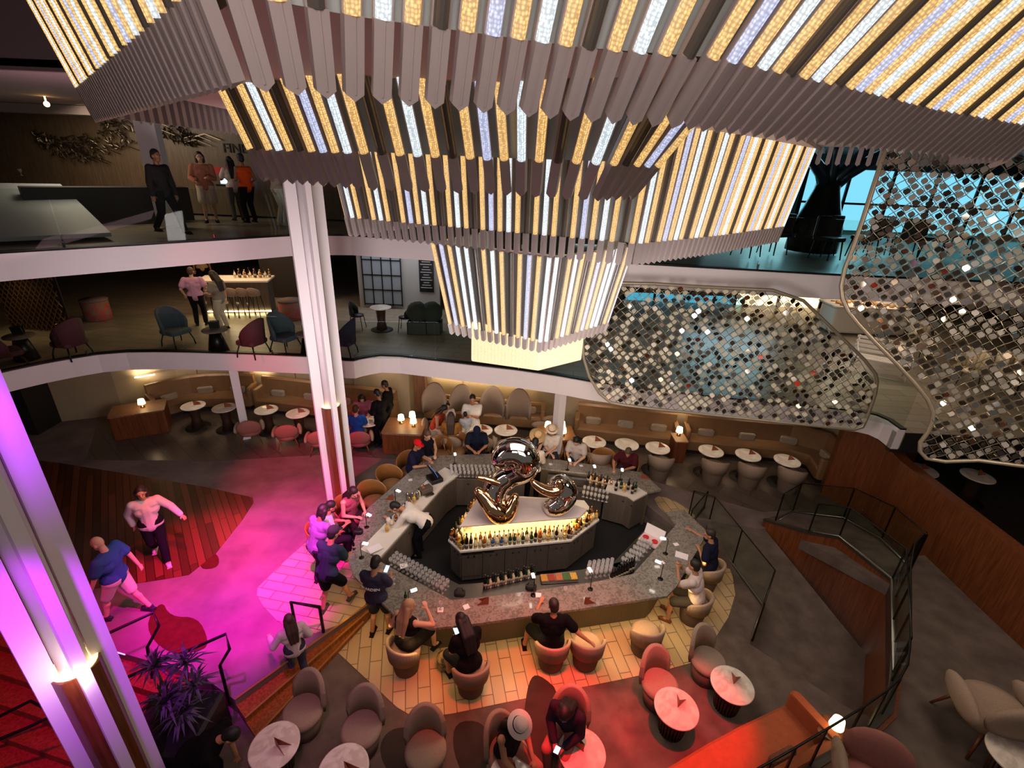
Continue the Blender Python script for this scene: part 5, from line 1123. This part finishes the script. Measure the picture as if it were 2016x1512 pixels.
for x, lb in ((822, 'left of two round clipped shrubs beside the chandelier base'), (850, 'right of two round clipped shrubs beside the chandelier base')):
    p = W(x, 618, Z2+.6); t = thing('clipped_shrub', (p.x, p.y, Z2), lb, 'shrub'); MB().rbox((0, 0, 0), (.6, .5, .4), .03).build('planter', 'black', t); b = MB(); b.ball((0, 0, .65), .33, 24, 16); o = b.build('foliage', 'ball_green', t)
    dm = o.modifiers.new('rough', 'DISPLACE'); tx_ = bpy.data.textures.new('leafy', 'CLOUDS'); tx_.noise_scale = .05; dm.texture = tx_; dm.strength = .06
light('AREA', (-4, 16.5, 5.5), 45, (.85, .9, 1), (-4, 17, 3), 2.5)
light('AREA', (-9, 14.5, 5.55), 24, WARM, (-9, 14.5, 3), 3)
# ------------------------------------------------------------------ people
DG = None
def bake(name, mb, mats, parent, voxel, smooth=4, colorfn=None):
    """union of capsules -> one continuous skin"""
    me = bpy.data.meshes.new('raw'); me.from_pydata(mb.v, [], mb.f); o = bpy.data.objects.new('raw', me); COL.objects.link(o)
    r = o.modifiers.new('r', 'REMESH'); r.mode = 'VOXEL'; r.voxel_size = voxel; r.use_smooth_shade = True
    s = o.modifiers.new('s', 'SMOOTH'); s.factor = .5; s.iterations = smooth
    bpy.context.view_layer.update(); dg = bpy.context.evaluated_depsgraph_get()
    m = bpy.data.meshes.new_from_object(o.evaluated_get(dg)); bpy.data.objects.remove(o); bpy.data.meshes.remove(me)
    m.name = name; m.materials.clear(); m.materials.append(_M[mats] if isinstance(mats, str) else mats)
    n = bpy.data.objects.new(name, m); COL.objects.link(n); setp(n, parent); return n
def ik(a, c, l1, l2, pole):
    a, c = Vector(a), Vector(c); d = c-a; L = min(d.length, (l1+l2)*.995); d.normalize(); c = a+d*L
    x = (l1*l1-l2*l2+L*L)/(2*L); h = math.sqrt(max(0, l1*l1-x*x)); p = Vector(pole); p = (p-d*p.dot(d)); p = p.normalized() if p.length > 1e-5 else Vector((0, 0, 1))
    return a+d*x+p*h, c
SK = {'light': '#c99a7e', 'tan': '#b07a5a', 'brown': '#8a5a3e', 'dark': '#5e3c2a'}
for k, c in SK.items(): mat('skin_'+k, c, .55)
mat('eye', '#1a1210', .3); mat('lips', '#8f4a42', .5)
def cloth(c): return mat('cloth_'+c, c, .9, bump=.2, bs=180, spec=.1)
def hairm(c): return mat('hair_'+c, c, .6)
def person(label, px_, py_, z, tx, ty, pose='stand', skin='tan', shirt='#333333', sleeve='short', bottom='pants', bcol='#222222', hair='short', hcol='#1a120d', hat=None, hatcol='#c00000', shoe='#222222',
           lh=None, rh=None, lean=0, head=(0, 0), s=1.0, seat_h=.5, legs=None, hold=None, lateral=0, vox=.0105, aim='hip', text_=None, fat=1.0, beard=False, hem=0):
    """px_, py_: photo point of the hips (seated) or the feet (standing) at floor height z; tx, ty: a photo point at that height the person faces.
       local frame: +Y forwards, +X to the person's right"""
    sit = pose == 'sit'; zz = z+(seat_h if sit else 0); P = W(px_, py_, zz); Q = W(tx, ty, zz)
    t = thing('person', (P.x, P.y, z), label, 'person', None, face(P, Q)); t.scale = (s, s, s)
    hz = seat_h/s+.09 if sit else .93
    sn_, cs = sin(radians(lean)), cos(radians(lean)); sl = sin(radians(lateral))
    hip = Vector((0, 0 if sit else -.0, hz))
    if pose == 'bend': hip = Vector((0, -.15, .9))
    up = Vector((sl, sn_, cs)).normalized(); fw = Vector((0, cs, -sn_))
    def tp(h, f=0, x=0): return hip+up*h+fw*f+Vector((x, 0, 0))
    chest, neck0, neck1 = tp(.34, .0), tp(.5, -.01), tp(.58, .015)
    ha, hb_ = radians(head[0]), radians(head[1])       # nod forward, turn (positive = to the right)
    hf = Vector((sin(hb_)*cos(ha), cos(hb_)*cos(ha), -sin(ha))); hl = .45
    hu = Vector((sin(hb_)*sin(ha), cos(hb_)*sin(ha), cos(ha)))
    hc = neck1+(hu*.8+up*.2).normalized()*.115+hf*.02; hr = hf.cross(hu)
    HM = Matrix((hr, hf, hu)).transposed()
    H = lambda x, y, zc: hc+HM @ Vector((x, y, zc))
    shl = [tp(.47, 0, -.185*fat), tp(.47, 0, .185*fat)]
    # legs: list of ankle positions
    hp = [hip+Vector((-.095, 0, -.03)), hip+Vector((.095, 0, -.03))]
    if legs is None:
        if sit: legs = [(-.16, .42, .07), (.16, .4, .07)]
        elif pose == 'walk': legs = [(-.09, .3, .07), (.09, -.32, .13)]
        else: legs = [(-.12, .0, .07), (.12, .03, .07)]
    kn, an = [], []
    for i in (0, 1):
        k_, a_ = ik(hp[i], legs[i], .43, .43, (0, 1, .25) if not sit else ((-.15, .4, 1) if i == 0 else (.15, .4, 1))); kn.append(k_); an.append(a_)
    # arms
    dflt = [Vector((-.27, .06, hz-.12)), Vector((.27, .02, hz-.12))] if not sit else [Vector((-.16, .32, hz+.08)), Vector((.16, .32, hz+.08))]
    hd = [Vector(lh) if lh else dflt[0], Vector(rh) if rh else dflt[1]]; el, wr = [], []
    for i in (0, 1):
        e_, w_ = ik(shl[i], hd[i], .29, .26, ((-1 if i == 0 else 1)*.5, -.5, -.7)); el.append(e_); wr.append(w_)
    B = MB()
    B.ball(H(0, 0, .03), (.076, .096, .108), 16, 12, HM); B.ball(H(0, .035, -.055), (.056, .06, .06), 14, 10, HM)
    B.cap(H(0, .09, .02), H(0, .112, -.018), .012, .017, 8); B.ball(H(0, .082, -.062), (.03, .018, .012), 10, 6, HM)
    for q in (-1, 1): B.ball(H(q*.08, -.005, .0), (.012, .022, .032), 8, 6, HM)
    for q in (-1, 1): B.ball(H(q*.032, .09, .032), (.022, .012, .01), 8, 6, HM)
    B.cap(neck0, neck1+hu*.06, .058, .052)
    B.cap(hip+Vector((0, 0, .0)), tp(.2), .13*fat, .122*fat); B.cap(tp(.2), chest, .122*fat, .13*fat)
    B.cap(tp(.3, 0, -.07), tp(.3, 0, .07), .11*fat, .11*fat); B.cap(tp(.43, 0, -.1), tp(.43, 0, .1), .095*fat, .095*fat); B.cap(hip+Vector((-.06, 0, 0)), hip+Vector((.06, 0, 0)), .12*fat, .12*fat)
    for i in (0, 1):
        B.cap(tp(.44, 0, (-.08, .08)[i]), shl[i], .07, .06); B.cap(shl[i], el[i], .052*fat, .042); B.cap(el[i], wr[i], .042, .028)
        fd = (wr[i]-el[i]).normalized(); sx = (1 if i == 0 else -1); side = fd.cross(Vector((0, 0, 1))); side = side.normalized() if side.length > .1 else Vector((1, 0, 0)); nrm_ = side.cross(fd).normalized(); curl = -nrm_ if nrm_.z > 0 else nrm_
        pc = wr[i]+fd*.045
        for q in (-.5, .5): B.cap(wr[i]+side*.012*q, wr[i]+fd*.08+side*.045*q, .018, .016, 8)
        B.cap(wr[i]+fd*.02, wr[i]+fd*.08, .02, .018, 8)
        for q, ln in enumerate((.062, .07, .066, .052)):
            o_ = wr[i]+fd*.088+side*(-.033+.022*q); m_ = o_+(fd*.8+curl*.35).normalized()*ln*.5; e_ = m_+(fd*.5+curl*.8).normalized()*ln*.5
            B.cap(o_, m_, .0098, .0092, 6); B.cap(m_, e_, .0092, .0082, 6)
        th = wr[i]+fd*.03+side*sx*.03; B.cap(th, th+(fd*.55+side*sx*.7+curl*.3).normalized()*.035, .0115, .0105, 6); B.cap(th+(fd*.55+side*sx*.7+curl*.3).normalized()*.035, th+(fd*.55+side*sx*.7+curl*.3).normalized()*.035+(fd*.9+side*sx*.2).normalized()*.028, .0105, .009, 6)
        B.cap(hp[i], kn[i], .088*fat, .056); B.cap(kn[i], an[i], .056, .036); B.cap(kn[i]*.7+an[i]*.3+Vector((0, -.018, 0)), kn[i]*.45+an[i]*.55, .05, .04)
        B.cap(an[i], an[i]+Vector(((-.02, .02)[i], .12, -.035)), .036, .028)
    bake('body', B, 'skin_'+skin, t, vox)
    E_ = MB()
    for q in (-1, 1): E_.ball(H(q*.032, .094, .022), (.011, .008, .007), 8, 6, HM)
    E_.build('eyes', 'eye', t)
    MB().ball(H(0, .097, -.06), (.021, .008, .007), 10, 6, HM).build('mouth', 'lips', t)
    # top
    if shirt:
        C = MB(); g = .022
        C.cap(hip+up*(.0-hem), tp(.2), .132*fat+g, .122*fat+g); C.cap(tp(.2), chest, .122*fat+g, .13*fat+g); C.cap(tp(.3, 0, -.075), tp(.3, 0, .075), .112*fat+g, .112*fat+g)
        C.cap(tp(.42, 0, -.1), tp(.42, 0, .1), .095*fat+g, .095*fat+g); C.cap(hip+up*(.02-hem)+Vector((-.07, 0, 0)), hip+up*(.02-hem)+Vector((.07, 0, 0)), .118*fat+g, .118*fat+g)
        if sleeve != 'none':
            for i in (0, 1):
                C.cap(tp(.435, 0, (-.08, .08)[i]), shl[i], .078+g*.6, .066+g*.6)
                if sleeve == 'short': C.cap(shl[i], shl[i].lerp(el[i], .62), .058*fat+g, .062*fat+g)
                else: C.cap(shl[i], el[i], .056*fat+g, .05+g); C.cap(el[i], wr[i]-(wr[i]-el[i])*.06, .05+g, .034+g)
        bake('shirt' if sleeve != 'none' else 'tank_top', C, cloth(shirt), t, vox*1.25, 3)
    Lg = MB(); g = .018; Lg.cap(hip+Vector((-.07, 0, 0)), hip+Vector((.07, 0, 0)), .122*fat+g, .122*fat+g)
    Lg.cap(hip, hip+up*.1, .13*fat+g*.6, .12*fat+g*.6)
    for i in (0, 1):
        if bottom == 'pants': Lg.cap(hp[i], kn[i], .092*fat+g, .062+g); Lg.cap(kn[i], an[i]+Vector((0, 0, .03)), .062+g, .046+g)
        elif bottom == 'skirt' and not sit: Lg.cap(hp[i], hp[i].lerp(kn[i], .75), .1+g, .115+g)
        else: Lg.cap(hp[i], hp[i].lerp(kn[i], .88), .094*fat+g, .078+g)
    if bottom == 'skirt': Lg.cap(kn[0].lerp(hp[0], .15), kn[1].lerp(hp[1], .15), .085, .085)
    bake({'pants': 'trousers', 'shorts': 'shorts', 'skirt': 'skirt'}[bottom], Lg, cloth(bcol), t, vox*1.25, 3)
    for i in (0, 1):
        Sh = MB(); d = Vector(((-.12, .12)[i], 1, 0)).normalized(); a_ = an[i]; rot = Matrix.Rotation(-atan2(d.x, d.y), 3, 'Z')
        Sh.ball(a_+d*.05+Vector((0, 0, -.035)), (.047, .135, .04), 12, 8, rot); Sh.ball(a_+Vector((0, 0, -.01)), (.043, .055, .045), 12, 8); Sh.box(a_+d*.05+Vector((0, 0, -.062)), (.08, .24, .018), -atan2(d.x, d.y))
        Sh.build('shoe', cloth(shoe), t)
    if beard:
        bake('beard', MB().ball(H(0, .045, -.075), (.06, .062, .05), 14, 10, HM).ball(H(0, .085, -.045), (.034, .02, .01), 8, 6, HM), hairm(hcol), t, vox, 2)
    if hair:
        A = MB(); A.ball(H(0, -.016, .055), (.086, .104, .098), 16, 10, HM); A.ball(H(0, -.05, .0), (.078, .07, .085), 14, 8, HM)
        if hair == 'long':
            a0, a1, a2 = H(0, -.07, .0), neck0-fw*.1+up*.02, tp(.26, -.16)
            for q in (-.06, 0, .06): A.cap(H(q, -.06, .02), a1+Vector((q*1.1, 0, 0)), .05, .05); A.cap(a1+Vector((q*1.1, 0, 0)), a2+Vector((q, 0, 0)), .05, .025)
            for q in (-1, 1): A.cap(H(q*.075, .0, .04), H(q*.085, -.01, -.12), .028, .03)
        elif hair == 'bob':
            for q in (-1, 0, 1): A.cap(H(q*.07, -.03, .03), H(q*.075, -.04, -.1), .045, .04)
        elif hair == 'bun': A.ball(H(0, -.12, .08), .045)
        bake('hair', A, hairm(hcol), t, vox*1.1, 3)
    if hat == 'cap':
        c_ = t2 = MB(); c_.ball(H(0, -.01, .07), (.093, .112, .092), 18, 10, HM); m0 = c_.build('cap', cloth(hatcol), t); MB().lathe([(0, -.006), (.1, -.004), (.105, .0), (0, .008)], H(0, .08, .075), 18, sx=.8, sy=1, ax=hu).build('visor', cloth(hatcol), m0)
    elif hat in ('straw', 'fedora'):
        R_ = .21 if hat == 'straw' else .17; m0 = MB().lathe([(.095, .0), (R_, -.03 if hat == 'straw' else .012), (R_, -.022 if hat == 'straw' else .02), (.098, .012), (.09, .1), (.07, .13), (0, .12)], H(0, -.005, .075), 24, ax=(hu+hf*.06)).build('hat', cloth(hatcol), t)
        MB().lathe([(.1, .014), (.097, .04)], H(0, -.005, .075), 24, ax=(hu+hf*.06)).build('hat_band', cloth('#151212'), m0)
    if hold == 'phone':
        c_ = (wr[0]+wr[1])/2+Vector((0, .1, .02)) if (wr[0]-wr[1]).length < .4 else wr[1]+(wr[1]-el[1]).normalized()*.12
        M_ = t.matrix_basis; o = thing('smartphone', (M_ @ c_), 'lit smartphone held by the %s' % label.replace('person ', 'person ')[:60], 'phone', None, t.rotation_euler.z)
        q = label.split(); o['label'] = 'lit smartphone held by the '+' '.join(q[:11]); MB().box((0, 0, 0), (.075, .14, .01), 0, radians(20)).build('case', 'black', o); MB().box((0, -.0, .0065), (.068, .13, .004), 0, radians(20)).build('screen', 'phone', o)
    if text_: 
        o = text(text_, .078, 'paper', t, tp(.36, -.19), (pi/2-radians(lean), 0, 0), .003)
        for v in o.data.vertices: v.co.z -= v.co.x**2*1.5
    return t
FL = 0
# around the front of the bar
person('man in a dark tee with WARDEN on the back, standing at the bar', 748, 1250, 0, 800, 1150, 'stand', 'tan', '#3b3548', 'short', 'shorts', '#22202a', 'short', '#17100c', head=(35, 0), lh=(-.12, .34, 1.12), rh=(.12, .36, 1.1), legs=[(-.13, -.03, .07), (.13, .1, .07)], hold='phone', text_='WARDEN', shoe='#2a1c1a')
person('man in a dark green tee and grey cap leaning on the left of the bar', 655, 1205, F1, 720, 1120, 'stand', 'tan', '#2c3f48', 'short', 'shorts', '#14151a', 'short', '#1a1410', 'cap', '#3c3c40', lean=22, head=(20, 10), lh=(-.1, .48, .98), rh=(.16, .46, 1.0), legs=[(-.16, -.05, .07), (.16, .32, .12)], shoe='#4a4440')
person('person with dark curly hair in a lilac shirt behind the man in the grey cap', 634, 1150, F1, 720, 1085, 'stand', 'brown', '#6f6088', 'short', 'pants', '#2c2a3a', 'bob', '#120c0a', lean=18, lh=(-.12, .44, 1.0), rh=(.12, .46, 1.0), head=(20, 0))
person('bearded man in a white tee seated at the left of the bar', 640, 1064, F1, 715, 1040, 'sit', 'tan', '#d8cfc8', 'short', 'pants', '#1c1a20', 'short', '#120d0a', lean=12, head=(20, 0), beard=True, lh=(-.1, .42, .74), rh=(.1, .4, .78), seat_h=.48)
person('long haired woman in a rosy top beside the bearded man', 688, 1018, F1, 742, 1050, 'sit', 'light', '#8a4a55', 'none', 'pants', '#2a1a20', 'long', '#1c100c', lean=14, head=(30, 0), lh=(-.12, .38, .74), rh=(.12, .38, .74), seat_h=.48)
person('bartender in a white shirt bending over the left counter', 828, 1090, 0.02, 700, 1075, 'bend', 'tan', '#d9cdc4', 'long', 'pants', '#141216', 'short', '#0f0c0b', lean=62, head=(65, 0), lh=(-.14, .62, .97), rh=(.16, .6, .97), shoe='#141414')
person('blond woman in a black dress with a pink back seated at the front bar', 800, 1270, 0, 868, 1190, 'sit', 'light', '#1a1518', 'none', 'skirt', '#161214', 'long', '#b08a68', lean=6, head=(10, 30), lh=(-.15, .2, .8), rh=(.22, .3, 1.15), seat_h=.5, legs=[(-.1, .36, .1), (.25, .42, .2)])
person('person in a black tee with long black hair bent over a phone on a stool', 925, 1312, 0, 880, 1220, 'sit', 'tan', '#151417', 'short', 'shorts', '#1a1a22', 'long', '#0d0a0a', lean=18, head=(50, -10), lh=(-.1, .4, .72), rh=(.06, .42, .72), seat_h=.5, hold='phone', legs=[(-.22, .34, .07), (.1, .38, .07)])
person('man in black on a stool, arm stretched over the next stool', 1085, 1268, 0, 1078, 1180, 'sit', 'tan', '#101012', 'short', 'shorts', '#141416', 'short', '#241812', lean=4, head=(10, -15), rh=(.62, -.12, .72), lh=(-.2, .4, .98), seat_h=.5, legs=[(-.42, .3, .07), (.15, .42, .07)], shoe='#151515', fat=1.1)
person('man in a pale tee and grey shorts seated at the right of the bar', 1370, 1184, 0, 1300, 1150, 'sit', 'tan', '#cbb8b0', 'short', 'shorts', '#3a3432', 'short', '#17100c', lean=14, head=(0, 10), lh=(-.05, .42, 1.05), rh=(.08, .42, 1.08), seat_h=.5, legs=[(-.3, .36, .07), (-.05, .42, .07)], shoe='#7a4a30')
person('man in a navy polo seated behind the pale tee at the right of the bar', 1396, 1118, 0, 1335, 1085, 'sit', 'tan', '#1b1c30', 'short', 'pants', '#2a2a33', 'short', '#2a1e18', lean=10, head=(5, -25), lh=(-.2, .2, .95), rh=(.2, .55, 1.0), seat_h=.5, beard=False)
# lower lounge
person('person in a pink fedora hat seated at the bottom table', 998, 1478, 0, 1060, 1560, 'sit', 'tan', '#241c1c', 'none', 'pants', '#a06050', 'long', '#120c0b', 'fedora', '#e0c4bc', lean=10, head=(25, 0), lh=(-.15, .35, .62), rh=(.12, .38, .62), seat_h=.48)
person('person in a dark top and patterned trousers reading a phone on the bottom chair', 1118, 1430, 0, 1085, 1520, 'sit', 'brown', '#2a2230', 'long', 'pants', '#a0605a', 'long', '#0d0a0b', lean=18, head=(50, 0), lh=(-.08, .38, .66), rh=(.08, .38, .66), seat_h=.48, hold='phone', legs=[(-.05, .5, .07), (.12, .4, .07)])
person('young girl in a white blouse walking up the two wooden steps', 592, 1335, 0, 545, 1220, 'walk', 'light', '#c9bcb8', 'long', 'pants', '#3a3a4a', 'long', '#3c2a22', s=.8, lh=(-.35, .28, 1.15), rh=(.25, .1, .95), hem=.08, legs=[(-.09, .15, .2), (.09, -.15, .07)])
person('person dressed in black stooping at the bottom edge beside the planter', 425, 1565, -.3, 520, 1560, 'bend', 'tan', '#0e0c0d', 'short', 'pants', '#0f0d0e', 'short', '#0c0a0a', lean=55, head=(50, 0), lh=(-.12, .35, .55), rh=(.22, .32, .5), fat=1.15)
# walking across the plaza
person('woman in a white blouse walking on the dark wooden floor', 320, 1100, F1, 330, 1250, 'walk', 'tan', '#cbb2b8', 'long', 'pants', '#141218', 'bob', '#241614', lh=(-.5, .15, 1.0), rh=(.28, -.1, .9), shoe='#d8b0b0', hem=.04, legs=[(-.09, .22, .07), (.09, -.26, .15)], fat=1.05)
person('bald man in a blue tee and pale shorts walking on the purple carpet', 255, 1212, F1, 130, 1215, 'walk', 'light', '#2f4f80', 'short', 'shorts', '#c9b8a8', None, lh=(-.3, .2, .85), rh=(.28, -.22, .9), shoe='#302838', head=(15, 0), fat=1.18, legs=[(-.09, .3, .07), (.1, -.32, .1)])
# back of the bar
person('man in a red cap and spotted navy shirt at the back left of the bar', 812, 925, F1, 860, 935, 'sit', 'tan', '#1d1c36', 'short', 'pants', '#22202a', 'short', '#241a14', 'cap', '#d01c22', lean=12, head=(15, 20), lh=(-.1, .42, .78), rh=(.14, .42, .78), seat_h=.48)
person('woman in a dark tank top right of the man in the red cap', 838, 902, F1, 865, 930, 'sit', 'light', '#1c1a24', 'none', 'pants', '#22202a', 'bun', '#5a3c28', lean=10, head=(20, 0), lh=(-.1, .36, .74), rh=(.14, .36, .74), seat_h=.48)
person('man in a navy cap and navy polo leaning on the back of the bar', 938, 884, F1, 940, 960, 'sit', 'tan', '#1b2233', 'short', 'pants', '#22202a', 'short', '#241a14', 'cap', '#1a2038', lean=24, head=(35, 0), lh=(-.1, .46, .72), rh=(.1, .46, .72), seat_h=.5, s=1.05)
person('woman in a straw hat leaning on the back counter', 1050, 895, F1, 1075, 960, 'sit', 'light', '#20242c', 'none', 'pants', '#22202a', 'long', '#141010', 'straw', '#d9b582', lean=20, head=(35, 0), lh=(.1, .48, .7), rh=(.24, .4, .7), seat_h=.5)
person('woman in a white tee and white hat at the back counter beside the thin column', 1082, 893, F1, 1085, 960, 'sit', 'light', '#ddd0c4', 'short', 'pants', '#30303a', 'long', '#8a6444', 'fedora', '#e0c8a8', lean=8, head=(20, 0), lh=(.05, .36, .76), rh=(-.02, .38, .72), seat_h=.5)
person('woman with long black hair in a grey top at the back counter', 1135, 905, F1, 1110, 960, 'sit', 'light', '#b8aca6', 'short', 'pants', '#30303a', 'long', '#0c0a0a', lean=18, head=(40, 0), lh=(-.1, .42, .7), rh=(.1, .42, .7), seat_h=.5)
person('man in a maroon tee leaning on the right back counter', 1233, 922, F1, 1215, 1000, 'sit', 'tan', '#4a1a22', 'short', 'pants', '#30303a', 'short', '#4a382c', lean=26, head=(40, 0), lh=(-.02, .42, .74), rh=(.28, .42, .68), seat_h=.5)
person('bartender in white with dark trousers standing behind the sculptures', 1045, 985, .02, 1060, 920, 'stand', 'tan', '#d8c8bc', 'long', 'pants', '#100f12', 'short', '#120e0c', lean=8, head=(25, 0), lh=(-.15, .35, .98), rh=(.15, .35, .98))
# at the banquettes
person('woman in a pink blouse seated on the banquette at the table with the book', 716, 822, F1, 722, 900, 'sit', 'light', '#c06a80', 'long', 'pants', '#222028', 'long', '#2a1712', lean=16, head=(30, 0), lh=(-.14, .42, .76), rh=(.14, .42, .76), seat_h=.5)
person('man in a blue shirt seen from behind in the rose armchair by the tall column', 704, 858, F1, 722, 800, 'sit', 'light', '#1d4a9c', 'short', 'shorts', '#8a7a60', 'short', '#4a3020', lean=4, head=(5, 10), seat_h=.45)
person('waiter in black standing beside the table with the book', 754, 876, F1, 700, 850, 'stand', 'brown', '#121014', 'long', 'pants', '#100f12', 'short', '#0c0a0a', head=(25, 0), lh=(-.15, .28, 1.05), rh=(.22, -.02, .92))
person('second waiter in black standing close behind the first waiter', 768, 855, F1, 720, 850, 'stand', 'brown', '#151216', 'long', 'pants', '#100f12', 'short', '#0c0a0a', head=(15, 0))
person('woman in a red dress leaning over the family table', 856, 846, F1, 900, 855, 'sit', 'tan', '#a03a28', 'none', 'skirt', '#c0a08a', 'long', '#1a100c', lean=22, head=(30, 0), lh=(-.1, .44, .76), rh=(.14, .44, .76), seat_h=.48)
person('small child in white at the family table', 882, 832, F1, 892, 900, 'sit', 'light', '#d8ccc4', 'short', 'pants', '#404048', 'short', '#1a100c', lean=8, s=.75, seat_h=.5)
person('woman in a yellow patterned dress seen from behind at the family table', 888, 874, F1, 896, 800, 'sit', 'light', '#9a6a34', 'short', 'skirt', '#a0703a', 'long', '#3a2418', lean=8, head=(15, 0), lh=(-.14, .38, .74), rh=(.14, .4, .74), seat_h=.45)
person('man in a white shirt seated on the middle niche banquette', 930, 838, F1, 930, 920, 'sit', 'tan', '#d8d0c4', 'short', 'shorts', '#d0c8bc', 'short', '#1a100c', lean=-2, head=(5, 0), lh=(.02, .25, 1.0), rh=(.12, .3, 1.0), seat_h=.62, s=1.08)
person('standing child in a pale blue tee beside the family table', 916, 884, F1, 900, 850, 'stand', 'light', '#b8c0c8', 'short', 'pants', '#3c4656', 'short', '#1a100c', s=.68, lh=(-.14, .34, 1.05), rh=(.16, .3, 1.0))
# middle deck
person('man in a pink shirt standing with his back turned on the middle deck', 398, 640, Z2, 440, 560, 'stand', 'light', '#b88aa4', 'short', 'pants', '#141218', 'short', '#4a3428', fat=1.12, lh=(-.3, .1, .95), rh=(.27, .2, 1.05))
person('woman in pale clothes beside the man in pink on the middle deck', 444, 648, Z2, 380, 640, 'stand', 'light', '#8a8070', 'short', 'pants', '#c9bca8', 'long', '#2a1c16', head=(20, 0), lh=(-.14, .3, 1.1))
person('bartender in a cream shirt behind the middle deck bar', 408, 575, Z2, 430, 640, 'stand', 'tan', '#c9a880', 'short', 'pants', '#141218', 'short', '#1a100c', lean=12)
# top deck
person('woman in a red patterned jacket and pale skirt on the top deck', 418, 438, 6.1, 460, 520, 'stand', 'light', '#b4745e', 'long', 'skirt', '#cbb8a8', 'bob', '#1a1210', fat=1.1, lh=(-.1, .28, 1.15), rh=(.2, .25, 1.05))
person('person in an orange safety vest and black trousers on the top deck', 497, 438, 6.1, 440, 430, 'stand', 'brown', '#e0511c', 'none', 'pants', '#101014', 'short', '#120e0c', lh=(-.1, .28, 1.1), rh=(.2, .2, 1.0), lean=4)
person('girl in a white top and jeans with long hair on the top deck', 472, 434, 6.1, 430, 420, 'stand', 'brown', '#d0c0b4', 'short', 'pants', '#5a5450', 'long', '#120e0c', s=.95, lh=(-.2, .35, 1.15), rh=(.2, .3, 1.1))
person('person in wide white trousers beside the tall column on the top deck', 556, 443, 6.1, 600, 440, 'stand', 'tan', '#a89884', 'none', 'pants', '#d0c8be', 'short', '#120e0c', lh=(-.1, .3, 1.1), rh=(.1, .3, 1.1), shoe='#c8c0b8')
person('person in dark clothes walking past the plinth on the top deck', 340, 462, 6.1, 420, 470, 'walk', 'brown', '#2c2628', 'long', 'pants', '#1a1719', 'short', '#120e0c')
person('cook in white leaning over the lit buffet behind the screens', 1668, 638, Z2, 1700, 690, 'stand', 'brown', '#e8e0d4', 'long', 'pants', '#d0c8bc', 'short', '#120e0c', lean=20, lh=(-.15, .4, .95), rh=(.15, .4, .95))
p = W(880, 1305, .1); tagd(MB().rbox((0, 0, 0), (.34, .26, .3), .1), 'backpack', mat('camo', '#8f8a5c', .9, kind='noise', col2='#3a3a30', vs=14), 'patterned backpack on the floor between the two seated women at the front bar', 'bag', None, (p.x, p.y, .01))
p = W(895, 1302, .3); tagd(MB().rbox((0, 0, 0), (.12, .2, .16), .04), 'handbag', 'rose_fabric', 'small red handbag hanging by the stool of the person with long black hair', 'bag', None, (p.x+.12, p.y, .02))
